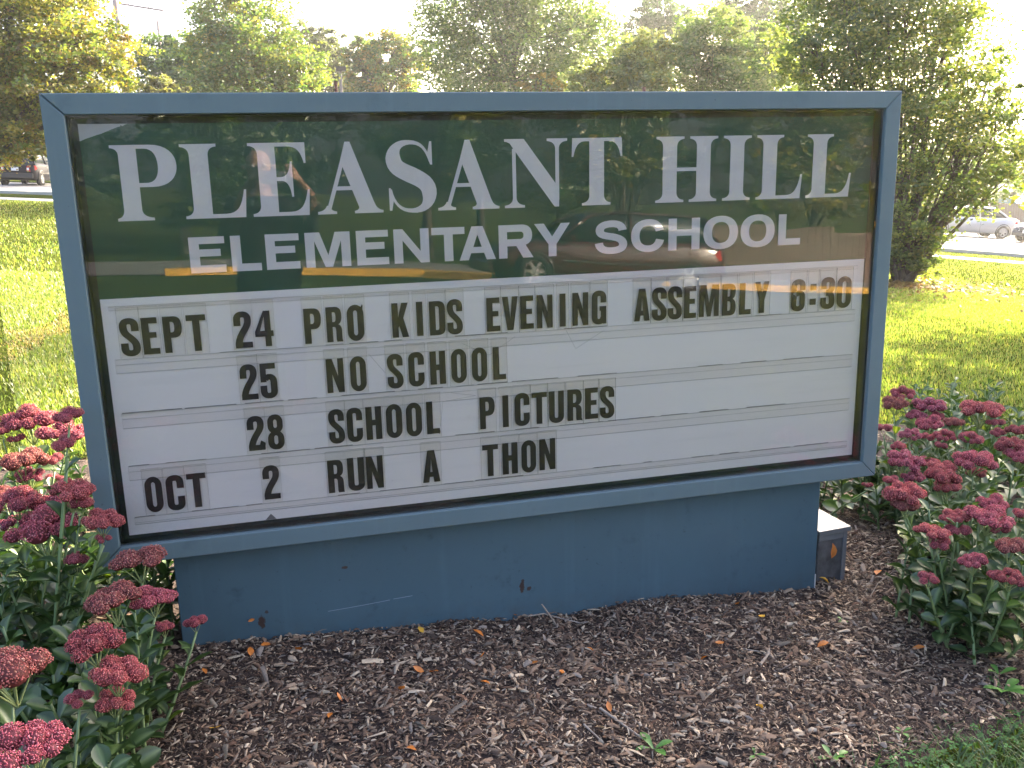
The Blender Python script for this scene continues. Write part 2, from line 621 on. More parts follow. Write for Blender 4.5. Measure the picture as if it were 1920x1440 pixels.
def rrect(x0, y0, x1, y1, rx, ry):
    k = 0.45
    return path(f"{x0},{y0+ry} C {x0},{y0+ry*k} {x0+rx*k},{y0} {x0+rx},{y0} {x1-rx},{y0} C {x1-rx*k},{y0} {x1},{y0+ry*k} {x1},{y0+ry} "
                f"{x1},{y1-ry} C {x1},{y1-ry*k} {x1-rx*k},{y1} {x1-rx},{y1} {x0+rx},{y1} C {x0+rx*k},{y1} {x0},{y1-ry*k} {x0},{y1-ry}")

def P_(s): return (path(s), [])
def S_(s, a, b, var=None): return (stroke(s, a, b, var), [])

# condensed black letters of the changeable rows
CG = {
 'A': (51, [(path("0,0 15.5,100 36,100 51,0 33,0 30.8,17 20.2,17 18,0"), [path("22.3,32 28.7,32 25.5,74")])]),
 'B': (46.5, [(path("0,0 0,100 25,100 C 40,100 45,92 45,78 C 45,64 42,56 35,52.5 C 43,49 46.5,40 46.5,26 C 46.5,8 41,0 26,0"),
              [path("18,60 18,85 23,85 C 26.5,85 27.5,82 27.5,76 L0 C 27.5,64 26,60 23,60".replace('L0 ', '')), path("18,15 18,45 23,45 C 27,45 28.5,41 28.5,30 C 28.5,19 27,15 23,15")])]),
 'C': (47, [S_("37.8,63 37.8,79 C 37.8,89 33,93.8 23.5,93.8 C 14,93.8 9.2,89 9.2,79 9.2,21 C 9.2,11 14,6.2 23.5,6.2 C 33,6.2 37.8,11 37.8,21 37.8,39", 9.2, 8.2)]),
 'D': (46.5, [(path("0,0 0,100 24,100 C 41,100 46.5,92 46.5,76 46.5,24 C 46.5,8 41,0 24,0"), [path("18,15 18,85 22,85 C 27,85 28.3,82 28.3,75 28.3,25 C 28.3,18 27,15 22,15")])]),
 'E': (41, [P_("0,0 0,100 40,100 40,84 18.5,84 18.5,60 36,60 36,44.5 18.5,44.5 18.5,16 41,16 41,0")]),
 'G': (47, [S_("37.8,65 37.8,79 C 37.8,89 33,93.8 23.5,93.8 C 14,93.8 9.2,89 9.2,79 9.2,21 C 9.2,11 14,6.2 22,6.2 C 30,6.2 35,11 37,19", 9.2, 8.2), P_("25,40 25,54 47,54 47,0 36,0 33,9 29,18 29,40")]),
 'H': (46, [P_("0,0 0,100 18.5,100 18.5,60 27.5,60 27.5,100 46,100 46,0 27.5,0 27.5,43 18.5,43 18.5,0")]),
 'I': (18, [P_("0,0 0,100 18,100 18,0")]),
 'K': (48, [P_("0,0 0,100 18,100 18,58 29,100 48,100 33,56 48,0 29,0 20.5,34 18,28 18,0")]),
 'L': (38.5, [P_("0,0 0,100 18.5,100 18.5,16 38.5,16 38.5,0")]),
 'M': (66, [P_("0,0 0,100 23,100 33,42 43,100 66,100 66,0 50,0 50,64 39,0 27,0 16,64 16,0")]),
 'N': (49, [P_("0,0 0,100 17.5,100 32.5,48 32.5,100 49,100 49,0 32.5,0 16.5,54 16.5,0")]),
 'O': (47, [(rrect(0, -2, 47, 102, 23.4, 26), [rrect(18, 14, 29, 86, 5.4, 8)])]),
 'P': (47, [(path("0,0 0,100 25,100 C 41,100 47,91 47,71 C 47,51 41,41 26,41 18,41 18,0"), [path("18,56 18,85 22,85 C 27,85 28.5,80 28.5,71 C 28.5,61 27,56 22,56")])]),
 'R': (46.5, [(path("0,0 0,100 25,100 C 40,100 45.5,92 45.5,74 C 45.5,60 42,53 35,50 C 42,47 45,41 45,32 45,10 46.5,0 29,0 27.5,6 27.5,32 C 27.5,40 26,43 21,43 18,43 18,0"),
               [path("18,57 18,85 22,85 C 26.5,85 28,81 28,72 C 28,61 26.5,57 22,57")])]),
 'S': (47, [S_("37.4,66 37.4,79 C 37.4,89 33,93.8 23.5,93.8 C 14,93.8 9.2,89 9.2,79 C 9.2,60 18,56 24,49 C 31,41 38,36 37.8,21 C 37.8,11 33,6.2 23.5,6.2 C 14,6.2 9.2,11 9.2,21 9.2,34", 9.2, 8.2)]),
 'T': (49, [P_("0,84 0,100 49,100 49,84 33.5,84 33.5,0 15.5,0 15.5,84")]),
 'U': (48, [S_("9.2,100 9.2,21 C 9.2,11 14.5,6.2 24,6.2 C 33.5,6.2 38.8,11 38.8,21 38.8,100", 9.2, 8.2)]),
 'V': (48, [P_("0,100 18,100 24.3,34 30.5,100 48,100 33,0 15,0")]),
 'Y': (50, [P_("0,100 18,100 25.3,62 32,100 50,100 34.3,41 34.3,0 15.7,0 15.7,41")]),
 '0': (52, [(rrect(0, -2, 52, 102, 26, 26), [rrect(19, 14, 33, 86, 6.9, 9)])]),
 '2': (47, [S_("9.2,62 9.2,79 C 9.2,89 14,93.8 23.5,93.8 C 33,93.8 37.8,89 37.8,78 C 37.8,62 30,55 22,42 C 15,30 11,22 10,8", 9.2, 8.2), P_("1.2,0 1.2,16 47,16 47,0")]),
 '3': (52, [S_("10,64 10,79 C 10,89 15,93.8 25.5,93.8 C 36,93.8 40.5,89 40.5,79 C 40.5,64 40,54 20,53", 10, 8.2), S_("20,50 C 40,50 41.5,40 41.5,21 C 41.5,11 36.5,6.2 26,6.2 C 15.5,6.2 10,11 10,21 10,36", 10, 8.2)]),
 '4': (49, [(path("25,100 42.5,100 42.5,44 49,44 49,28 42.5,28 42.5,0 26,0 26,28 0,28 0,42"), [path("13.5,44 26,44 26,84")])]),
 '5': (47, [P_("2,84 2,100 44,100 44,84"), P_("2,46 2,84.5 18,84.5 18,46"), S_("14,53 C 20,66 37.8,64 37.8,47 37.8,21 C 37.8,11 33,6.2 23.5,6.2 C 14,6.2 9.2,11 9.2,21 9.2,36", 9.2, 8.0)]),
 '6': (50, [S_("40.5,66 40.5,79 C 40.5,89 35,93.8 25,93.8 C 15,93.8 9.5,89 9.5,79 9.5,21 C 9.5,11 15,6.2 25,6.2 C 35,6.2 40.5,11 40.5,21 40.5,44 C 40.5,54 35,57 27,57 C 22,57 17,54 13,50", 9.5, 8.2)]),
 '8': (47, [(rrect(1.5, 46, 45.5, 102, 20, 22), [rrect(18.5, 62, 28.5, 87, 4.9, 7)]), (rrect(0, -2, 47, 53, 21, 22), [rrect(18, 13, 29, 40, 5.4, 7)])]),
 ':': (20, [P_("0,64 0,84 20,84 20,64"), P_("0,16 0,36 20,36 20,16")]),
}
# wide bold sans
SG = {
 'E': (96, [P_("0,0 0,100 96,100 96,80.5 27,80.5 27,65.5 84,65.5 84,45.5 27,45.5 27,21 96,21 96,0")]),
 'L': (80, [P_("0,0 0,100 27,100 27,21 80,21 80,0")]),
 'M': (128.6, [P_("0,0 0,100 42,100 64.3,34 86,100 128.6,100 128.6,0 102.6,0 102.6,76 75.5,0 54.5,0 26,76 26,0")]),
 'N': (105, [P_("0,0 0,100 27,100 79,34 79,100 105,100 105,0 78.5,0 26,67 26,0")]),
 'T': (100, [P_("0,79 0,100 100,100 100,79 64,79 64,0 37.5,0 37.5,79")]),
 'A': (113, [(path("0,0 39.5,100 74,100 113,0 84.7,0 76.6,20.5 36,20.5 28,0"), [path("43.2,38.5 69.8,38.5 56.8,76")])]),
 'R': (108, [(path("0,0 0,100 72,100 C 94,100 105,88 105,69 C 105,53 97,43 84,39 108,0 76,0 55,36 26,36 26,0"), [path("26,57 26,79 66,79 C 75,79 78,75 78,68 C 78,61 75,57 66,57")])]),
 'Y': (114.7, [P_("0,100 31,100 57.5,60 86,100 114.7,100 71,37 71,0 45.5,0 45.5,37")]),
 'S': (108, [S_("92,71 C 90,85 77,91.5 55,91.5 C 31,91.5 16,84 16,71.5 C 16,60 27,56.5 48,53 C 75,48.5 94,43 94,27.5 C 94,14 79,8.5 54,8.5 C 28,8.5 15,17 13,33", 13.5, 10.3)]),
 'C': (112, [S_("97,65 C 92,82 79,91 59,91 C 31,91 14,77 14,50 C 14,23 31,9 59,9 C 80,9 94,20 98,37", 14, 10.3)]),
 'O': (123, [(path("0,50 C 0,16 24,-3 61.5,-3 C 99,-3 123,16 123,50 C 123,84 99,103 61.5,103 C 24,103 0,84 0,50"), [path("30,50 C 30,74 43,83.5 61.5,83.5 C 80,83.5 93,74 93,50 C 93,26 80,16.5 61.5,16.5 C 43,16.5 30,26 30,50")])]),
 'H': (108.5, [P_("0,0 0,100 28,100 28,65 80.5,65 80.5,100 108.5,100 108.5,0 80.5,0 80.5,45 28,45 28,0")]),
}
# high-contrast serif capitals
def foot(a, s0, s1, b, up=True):
    """bracketed serif at the foot (or head) of a stem between s0 and s1"""
    q = f"{a},0 {a},3.6 Q {s0-1},4.5 {s0},14 {s1},14 Q {s1+1},4.5 {b},3.6 {b},0"
    p = path(q)
    return (p if up else [(x, 100 - y) for x, y in p], [])
def stem(a, b, y0=3, y1=97): return (path(f"{a},{y0} {a},{y1} {b},{y1} {b},{y0}"), [])
ARM = "36,0 80,0 83,38 80.5,38 C 76,14 70,5.5 54,5.5 36,5.5"
TG = {
 'P': (83, [stem(10, 33), foot(1, 10, 33, 48), (path("0,100 50,100 C 72,100 83,88 83,72.5 C 83,57 72,44.5 50,44.5 32,44.5 32,50 43,50 C 54,50 59,59 59,72.5 C 59,86 54,95 43,95 32,95 32,88 10,88 Q 9,95.6 0,96.4"), [])]),
 'L': (83.4, [stem(12, 36.5), foot(0.5, 12, 36.5, 48, False), P_("1,0 1,3.6 Q 11,4.5 12,14 36.5,14 36.5,5.5 54,5.5 C 70,5.5 76,14 80.5,38 83.4,38 80.5,0")]),
 'E': (80, [stem(12, 36), P_("0,100 77,100 77,72 74.5,72 C 71,88 66,94.8 52,94.8 36,94.8 36,86 12,86 Q 11,95.6 0,96.4"),
            P_("1,0 1,3.6 Q 11,4.5 12,14 36,14 36,5.2 52,5.2 C 68,5.2 73,14 77.5,36 80,36 77.6,0"),
            P_("36,48.2 36,53.4 42,53.4 C 50,53.6 54,60 55.5,74.5 58,74.5 58,26 55.5,26 C 54,42 50,48 42,48.2")]),
 'A': (93, [P_("43,100 50,100 85,2 61,2 35.2,74"), P_("36.4,77.5 11.5,2 17.4,2 38.6,66.5"), P_("24,33 25.8,38.4 50,38.4 52,33"),
            P_("0,0 0,3.6 Q 10,4.5 13,12 18.5,12 Q 17,4.5 26.6,3.6 26.6,0"), P_("52,0 52,3.6 Q 61,4.5 58,14 81,14 Q 84,4.5 93,3.6 93,0")]),
 'S': (68, [(stroke("62,70 C 57,88 50,97.8 33,97.8 C 17,97.8 9,89 9,77 C 9,62 22,58 33,52.5 C 48,45 59.5,40 59.5,24.5 C 59.5,9 49,1.2 34,1.2 C 17,1.2 7,12 4,32", 10.5, 8.8,
            [.13, .2, .34, .62, 1.0, 1.2, 1.28, 1.2, 1.0, .62, .34, .2, .13]), []), P_("58,80 62,98.7 65,98.7 65,66 62,66"), P_("1,2 4.4,2 8,20 3.6,34 1,34")]),
 'N': (98.6, [P_("1,100 1,96.4 Q 9,95.6 12.7,90 18.2,84 31,84 31,100"), P_("5,100 31,100 80.2,34 85,34 85,0 78,0 17,83 12.7,89"), stem(12.7, 18.2, 3, 86), foot(0, 12.7, 18.2, 31),
              stem(79.8, 85.4, 10, 97), foot(66.6, 79.8, 85.4, 98.6, False)]),
 'T': (81, [stem(28, 51.5), foot(16, 28, 51.5, 62), P_("1,100 80,100 81,72.5 78.5,72.5 C 75,90 69,95 60,95 21,95 C 12,95 6,90 2.5,72.5 0,72.5")]),
 'H': (104.7, [stem(12, 35.5), foot(0, 12, 35.5, 47.5), foot(1, 12, 35.5, 47.5, False), stem(69, 92.5), foot(57, 69, 92.5, 104), foot(57.5, 69, 92.5, 104.7, False), P_("35,47.5 35,53 70,53 70,47.5")]),
 'I': (48.3, [stem(12.3, 36), foot(0, 12.3, 36, 48), foot(0.5, 12.3, 36, 48.3, False)]),
}

def glyph_mesh(name, font, ch, w, h, front, back, mat):
    gw, pieces = font[ch]
    mb = MB()
    for k, (o, hs) in enumerate(pieces):
        f = lambda q: [(x / gw * w, y / 100 * h) for x, y in q]
        mb.extrude(f(o), [f(x) for x in hs], front - 0.00012 * k, back, back=False)
    return make_mesh(name, mb.V, mb.F, mat)

# ------------------------------------------------------------------ the school sign
W, H = 2.44, 1.248
blue = None
def painted_metal(name, col, rust, grime=0.5, bscale=6, splash=None):
    """baked enamel on sheet metal: faint mottling, rubbed streaks and listed chips where the steel rusts"""
    m, n, out = nt(name)
    b = n.nodes.new('ShaderNodeBsdfPrincipled')
    n.links.new(b.outputs[0], out.inputs[0])
    tc = n.nodes.new('ShaderNodeTexCoord')
    def noise(sc, det, vec=None, rough=0.6):
        q = n.nodes.new('ShaderNodeTexNoise'); q.inputs['Scale'].default_value = sc; q.inputs['Detail'].default_value = det
        q.inputs['Roughness'].default_value = rough
        n.links.new(vec or tc.outputs['Object'], q.inputs['Vector']); return q
    def mapr(src, a, b_, c=0.0, d=1.0):
        q = n.nodes.new('ShaderNodeMapRange'); q.inputs['From Min'].default_value = a; q.inputs['From Max'].default_value = b_
        q.inputs['To Min'].default_value = c; q.inputs['To Max'].default_value = d
        n.links.new(src, q.inputs['Value']); return q.outputs[0]
    def mix(fac, A, B_, mode='MIX'):
        q = n.nodes.new('ShaderNodeMix'); q.data_type = 'RGBA'; q.blend_type = mode
        for s, v in ((0, fac), (6, A), (7, B_)):
            if hasattr(v, 'links') or hasattr(v, 'is_linked'):
                n.links.new(v, q.inputs[s])
            else:
                q.inputs[s].default_value = v if s == 0 else (*v, 1)
        return q.outputs[2]
    n1 = noise(1.3, 4)
    c = mix(mapr(n1.outputs[0], .3, .7), tuple(x * .93 for x in col), tuple(x * 1.06 for x in col))
    # blotchy darker smears
    n2 = noise(bscale, 6, rough=0.7)
    c = mix(mapr(n2.outputs[0], .60, .74, 0, grime), c, tuple(x * .55 for x in col))
    # fine specks
    n3 = noise(70, 2)
    c = mix(mapr(n3.outputs[0], .70, .76, 0, 0.6), c, tuple(x * .45 for x in col))
    # vertical rubbed streaks
    mp = n.nodes.new('ShaderNodeMapping'); mp.inputs['Scale'].default_value = (30, 30, 1.2)
    n.links.new(tc.outputs['Object'], mp.inputs['Vector'])
    n4 = noise(1.0, 4, mp.outputs[0])
    c = mix(mapr(n4.outputs[0], .55, .75, 0, 0.22), c, tuple(min(1, x * 1.5) for x in col))
    rough = mapr(n2.outputs[0], .3, .7, .42, .6)
    for (x, z, rx, rz) in rust:
        sp = n.nodes.new('ShaderNodeMapping'); sp.vector_type = 'POINT'
        sp.inputs['Location'].default_value = (-x / rx, 0, -z / rz); sp.inputs['Scale'].default_value = (1 / rx, 0, 1 / rz)
        n.links.new(tc.outputs['Object'], sp.inputs['Vector'])
        ln = n.nodes.new('ShaderNodeVectorMath'); ln.operation = 'LENGTH'
        n.links.new(sp.outputs[0], ln.inputs[0])
        ad = n.nodes.new('ShaderNodeMath'); ad.operation = 'ADD'
        n5 = noise(45, 4, rough=0.75)
        n.links.new(ln.outputs['Value'], ad.inputs[0]); n.links.new(mapr(n5.outputs[0], .3, .7, -.55, .55), ad.inputs[1])
        c = mix(mapr(ad.outputs[0], .75, 1.0, .92, 0), c, (0.045, 0.020, 0.012))
    if splash is not None:      # soil thrown up by rain, thickest at the foot
        sx = n.nodes.new('ShaderNodeSeparateXYZ'); n.links.new(tc.outputs['Object'], sx.inputs[0])
        hx = n.nodes.new('ShaderNodeMath'); hx.operation = 'MULTIPLY_ADD'; hx.inputs[1].default_value = .049; n.links.new(sx.outputs[0], hx.inputs[0]); n.links.new(sx.outputs[2], hx.inputs[2])
        n7 = noise(16, 8, rough=.8); n8 = noise(3, 3)
        a1 = n.nodes.new('ShaderNodeMath'); a1.operation = 'MULTIPLY'
        n.links.new(mapr(hx.outputs[0], splash, splash + .10, 1, 0), a1.inputs[0]); n.links.new(mapr(n7.outputs[0], .42, .68, 0, .75), a1.inputs[1])
        c = mix(a1.outputs[0], c, (.055, .050, .045))
        c = mix(mapr(n8.outputs[0], .5, .75, 0, .25), c, tuple(min(1, x * 1.35) for x in col))
    n.links.new(c, b.inputs['Base Color'])
    n.links.new(rough, b.inputs['Roughness'])
    b.inputs['Specular IOR Level'].default_value = 0.45
    bp = n.nodes.new('ShaderNodeBump'); bp.inputs['Distance'].default_value = 0.0012
    n6 = noise(2.5, 3)
    n.links.new(n6.outputs[0], bp.inputs['Height']); n.links.new(bp.outputs[0], b.inputs['Normal'])
    return m

BLUE = (0.092, 0.138, 0.160)
framem = painted_metal('blue_enamel_frame', BLUE, [], 0.35, 7)
Zg = lambda x: -0.318 - 0.049 * x
pedm = painted_metal('blue_enamel_shaded', (0.055, 0.102, 0.132),  # same blue paint as the frame, darkened to imitate less sky light
                     [(0.405, -0.265, 0.012, 0.018), (0.42, -0.235, .006, .006), (1.215, -0.262, 0.0085, 0.026), (1.236, -0.278, 0.008, 0.007), (0.66, -0.125, 0.009, 0.004)], 0.75, 9, splash=-.335)
sign = empty('school_sign', (1.23, 0.17, Zg(1.23)), 'large blue metal school sign with green header and white letter board on a blue pedestal', 'sign')
off = -Vector(sign.location)

def sadd(mb, name, mat, parent=None, smooth=False, **kw):
    o = mb.build(name, mat, parent or sign, smooth, **kw)
    if parent is None or parent is sign:
        o.location = off
    return o

fw = 0.0515; gap = 0.0004
def rail(quad, yf=0.0, yb=0.075, e=0.0022):
    """mitred frame member with eased front edges, quad = outer pair then inner pair"""
    mb = MB()
    c = (sum(p[0] for p in quad) / 4, sum(p[1] for p in quad) / 4)
    def inset(q, d):
        out = []
        n = len(q)
        for i in range(n):
            p0, p1, p2 = [Vector(q[(i + k - 1) % n]) for k in range(3)]
            a = (p1 - p0).normalized(); b = (p2 - p1).normalized()
            na = Vector((-a.y, a.x)); nb = Vector((-b.y, b.x))
            k = (na + nb); k = k / max(1e-6, k.dot(na)) * d
            out.append((p1.x + k.x, p1.y + k.y))
        return out
    area = sum(quad[i][0] * quad[(i + 1) % 4][1] - quad[(i + 1) % 4][0] * quad[i][1] for i in range(4))
    if area < 0: quad = quad[::-1]
    q1 = quad; q2 = inset(quad, e)
    mb.loft([[(x, yb, z) for x, z in q1], [(x, yf + e, z) for x, z in q1], [(x, yf, z) for x, z in q2]], True, True)
    mb.F = [tuple(reversed(f)) for f in mb.F]
    return mb
G2 = 0.0008
sadd(rail([(G2, H), (W - G2, H), (W - fw - G2, H - fw), (fw + G2 + .0006, H - fw)]), 'frame_rail', framem)
sadd(rail([(G2, 0), (W - G2, 0), (W - fw - G2, fw), (fw + G2, fw)]), 'frame_rail', framem)
sadd(rail([(0, G2), (0, H - G2 - .0006), (fw, H - fw - G2 - .0006), (fw, fw + G2)]), 'frame_stile', framem)
sadd(rail([(W, G2), (W, H - G2), (W - fw, H - fw - G2), (W - fw, fw + G2)]), 'frame_stile', framem)
# cabinet shell behind the frame
mb = MB()
mb.box((0.003, 0.0755, 0.003), (W - 0.003, 0.36, H - 0.003), 0.003)
sadd(mb, 'cabinet', framem)
# dark inner reveal of the frame
darkg = pbr('dark_green_reveal', (0.016, 0.026, 0.024), 0.55, var=0.3, scale=12)
mb = MB()
x0, x1, z0, z1 = fw + .0005, W - fw - .0005, fw + .0005, H - fw - .0005
mb.box((x0, 0.0505, z0 - .0), (x1, 0.0745, z1))
for a, b in (((x0, .0195, z0), (x0 + .0035, .0503, z1)), ((x1 - .0035, .0195, z0), (x1, .0503, z1)), ((x0 + .0037, .0195, z1 - .0035), (x1 - .0037, .0503, z1)), ((x0 + .0037, .0195, z0), (x1 - .0037, .0503, z0 + .0035))):
    mb.box(a, b)
sadd(mb, 'retainer', darkg)
# green header panel with a torn corner
greenm = pbr('green_vinyl', (0.011, 0.072, 0.040), 0.38, var=0.10, scale=5)
whitem = None
def board_material():
    m, n, out = nt('milky_acrylic')
    b = n.nodes.new('ShaderNodeBsdfPrincipled'); n.links.new(b.outputs[0], out.inputs[0])
    tc = n.nodes.new('ShaderNodeTexCoord')
    def noise(sc, det, vec=None, rough=.6):
        q = n.nodes.new('ShaderNodeTexNoise'); q.inputs['Scale'].default_value = sc; q.inputs['Detail'].default_value = det; q.inputs['Roughness'].default_value = rough
        n.links.new(vec or tc.outputs['Object'], q.inputs['Vector']); return q.outputs[0]
    def mapr(src, a, b_, c, d):
        q = n.nodes.new('ShaderNodeMapRange'); q.inputs['From Min'].default_value = a; q.inputs['From Max'].default_value = b_
        q.inputs['To Min'].default_value = c; q.inputs['To Max'].default_value = d; n.links.new(src, q.inputs['Value']); return q.outputs[0]
    def mix(f, A, B_):
        q = n.nodes.new('ShaderNodeMix'); q.data_type = 'RGBA'
        n.links.new(f, q.inputs[0])
        if isinstance(A, tuple): q.inputs[6].default_value = (*A, 1)
        else: n.links.new(A, q.inputs[6])
        q.inputs[7].default_value = (*B_, 1); return q.outputs[2]
    c = mix(mapr(noise(1.6, 4), .35, .7, 0, 1), (0.80, 0.78, 0.785), (0.84, 0.815, 0.80))
    mp = n.nodes.new('ShaderNodeMapping'); mp.inputs['Scale'].default_value = (2.0, 1, 40); n.links.new(tc.outputs['Object'], mp.inputs['Vector'])
    c = mix(mapr(noise(1, 5, mp.outputs[0]), .52, .8, 0, .22), c, (0.55, 0.55, 0.53))
    c = mix(mapr(noise(14, 8, rough=.75), .62, .75, 0, .16), c, (0.40, 0.38, 0.35))
    c = mix(mapr(noise(120, 2), .76, .8, 0, .5), c, (0.25, 0.23, 0.2))
    n.links.new(c, b.inputs['Base Color']); b.inputs['Roughness'].default_value = .45
    return m
whitem = board_material()
bx0, bx1, bz0, bz1 = 0.0725, 2.3768, 0.067, 0.7307
px0, px1, pz1 = 0.0712, 2.3775, 1.1765
mb = MB()
mb.extrude([(px0, bz0), (px1 - .002, bz0), (px1 - .002, pz1), (px0, pz1)], [], 0.0488, 0.0503)
sadd(mb, 'backing_sheet', pbr('pale_acrylic', (0.50, 0.51, 0.53), 0.5))
mb = MB()
tear = [(px0, 1.1342), (px0 + .018, 1.1415), (px0 + .03, 1.1452), (px0 + .044, 1.1500), (px0 + .05, 1.1513), (px0 + .074, 1.1610), (px0 + .092, 1.1678), (px0 + .100, 1.1698), (px0 + .1015, 1.1735),
        (px0 + .1045, 1.1702), (px0 + .118, 1.1765)]
mb.extrude([(px0, bz1 + .0005), (px1, bz1 + .0005), (px1, pz1)] + tear[::-1], [], 0.0476, 0.0485)
sadd(mb, 'green_panel', greenm)
mb = MB()
mb.box((bx0, 0.0470, bz0), (bx1, 0.0486, bz1))
board = sadd(mb, 'letter_board', whitem)
# tracks
trackm = clearmat('track_acrylic', (0.985, 0.98, 0.975), ior=1.15, rough=0.15)
trackw = pbr('track_lip', (0.62, 0.615, 0.60), 0.5, col2=(0.50, 0.48, 0.45), scale=26)
grimem = pbr('track_grime', (0.42, 0.40, 0.38), 0.9, col2=(0.18, 0.165, 0.15), scale=55)
TX0, TX1 = 0.0905, 2.3535
for k, (zt, zb) in enumerate(((0.711, 0.699), (0.568, 0.5285), (0.418, 0.375), (0.2675, 0.2262), (0.1185, 0.0965))):
    mb = MB()
    mb.box((TX0, 0.0438, zb), (TX1, 0.0468, zt), 0.0006)
    tr = sadd(mb, 'letter_track', trackm)
    for z, t in ((zt - .0015, .0012), (zt - .0165, .0016), (zb + .0012, .0009)):
        if z < zb + .001: continue
        mb = MB(); mb.box((TX0 + .001, 0.0428, z), (TX1 - .001, 0.0437, z + t), .0003); mb.build('track_lip', trackw, tr)
    if k:
        mb = MB(); r = random.Random(k)
        x = TX0 + .002
        while x < TX1 - .05:
            l = r.uniform(.02, .16); hgt = r.uniform(.0006, .0020)
            if r.random() < (.75 if k > 1 else .5): mb.box((x, 0.0432, zt + .0002), (x + l, 0.0466, zt + .0002 + hgt))
            x += l + r.uniform(0.002, .07)
        o = mb.build('track_grime', grimem, tr); o['kind'] = 'stuff'
# title and second line
titlem = pbr('white_vinyl_letter', (0.68, 0.665, 0.68), 0.4, var=0.03, scale=20)
def put(font, ch, x0, x1, zb, zt, name, mat, yf, yb, parent=sign):
    me = glyph_mesh(name, font, ch, x1 - x0, zt - zb, yf, yb, mat)
    o = add(name, me, parent)
    if parent is sign: o.location = off + Vector((x0, 0, zb))
    else: o.location = (x0, 0, zb)
    return o
for ch, a, b in (('P', .1385, .2973), ('L', .307, .467), ('E', .479, .633), ('A', .6513, .83), ('S', .846, .978), ('A', .9847, 1.1625), ('N', 1.179, 1.368), ('T', 1.3818, 1.5377),
                 ('H', 1.644, 1.845), ('I', 1.864, 1.957), ('L', 1.975, 2.1344), ('L', 2.148, 2.307)):
    put(TG, ch, a, b, .9315, 1.1235, 'title_letter', titlem, .0466, .0475)
for ch, a, b in (('E', .307, .3985), ('L', .414, .491), ('E', .5045, .594), ('M', .610, .7325), ('E', .7495, .8385), ('N', .854, .954), ('T', .9617, 1.0575), ('A', 1.0411, 1.1481), ('R', 1.158, 1.2614), ('Y', 1.2651, 1.3741),
                 ('S', 1.4526, 1.5555), ('C', 1.5677, 1.6746), ('H', 1.6889, 1.792), ('O', 1.8046, 1.9211), ('O', 1.9302, 2.0477), ('L', 2.0611, 2.139)):
    put(SG, ch, a, b, .7877, .8833, 'subtitle_letter', titlem, .0466, .0475)
# changeable letters
ROWS = [(.5772, .6765, .7005, .5690, [('S', .1113, .1600), ('E', .1665, .2080), ('P', .2208, .2685), ('T', .2807, .331), ('2', .4031, .4497), ('4', .458, .5071), ('P', .5911, .638), ('R', .6521, .696), ('O', .7101, .7568),
        ('K', .8366, .8839), ('I', .9073, .9255), ('D', .9446, .9907), ('S', .9964, 1.0420), ('E', 1.114, 1.1545), ('V', 1.1611, 1.2093), ('E', 1.2165, 1.2572), ('N', 1.2671, 1.3162), ('I', 1.3384, 1.3568), ('N', 1.3783, 1.4285), ('G', 1.4397, 1.4860),
        ('A', 1.5765, 1.6278), ('S', 1.6348, 1.6835), ('S', 1.6873, 1.7350), ('E', 1.7413, 1.7827), ('M', 1.7926, 1.8600), ('B', 1.871, 1.9181), ('L', 1.9311, 1.9711), ('Y', 1.9841, 2.0333), ('6', 2.1129, 2.1627), (':', 2.181, 2.202), ('3', 2.2192, 2.271), ('0', 2.2781, 2.3312)]),
        (.4303, .5290, .5505, .4190, [('2', .4070, .4525), ('5', .4597, .5060), ('N', .6428, .6914), ('O', .7095, .7547), ('S', .8152, .861), ('C', .8769, .9229), ('H', .9401, .9862), ('O', 1.0032, 1.0488), ('O', 1.065, 1.1112), ('L', 1.129, 1.1682)]),
        (.2812, .3800, .4000, .2685, [('2', .4131, .4595), ('8', .468, .5127), ('S', .6388, .6835), ('C', .6905, .7353), ('H', .7453, .791), ('O', .8041, .8509), ('O', .8627, .9091), ('L', .9233, .9615), ('P', 1.0844, 1.1306), ('I', 1.1549, 1.1731), ('C', 1.1922, 1.2392), ('T', 1.2459, 1.2941),
        ('U', 1.3007, 1.3485), ('R', 1.3597, 1.407), ('E', 1.4168, 1.4593), ('S', 1.4653, 1.513)]),
        (.1310, .2308, .2500, .1195, [('O', .1272, .1722), ('C', .1824, .2298), ('T', .2384, .2894), ('2', .4437, .4898), ('R', .6266, .6722), ('U', .6834, .7322), ('N', .7377, .787), ('A', .9043, .9567), ('T', 1.088, 1.1373), ('H', 1.1507, 1.1985), ('O', 1.2103, 1.257), ('N', 1.2677, 1.319)])]
blackm = pbr('black_letter', (0.022, 0.020, 0.021), 0.42, var=0.25, scale=60)
tilem = clearmat('tile_acrylic', (0.985, 0.982, 0.97), ior=1.12, rough=0.08)
tilem2 = clearmat('tile_edge', (0.90, 0.89, 0.87), ior=1.3, rough=0.2)
rr = random.Random(5)
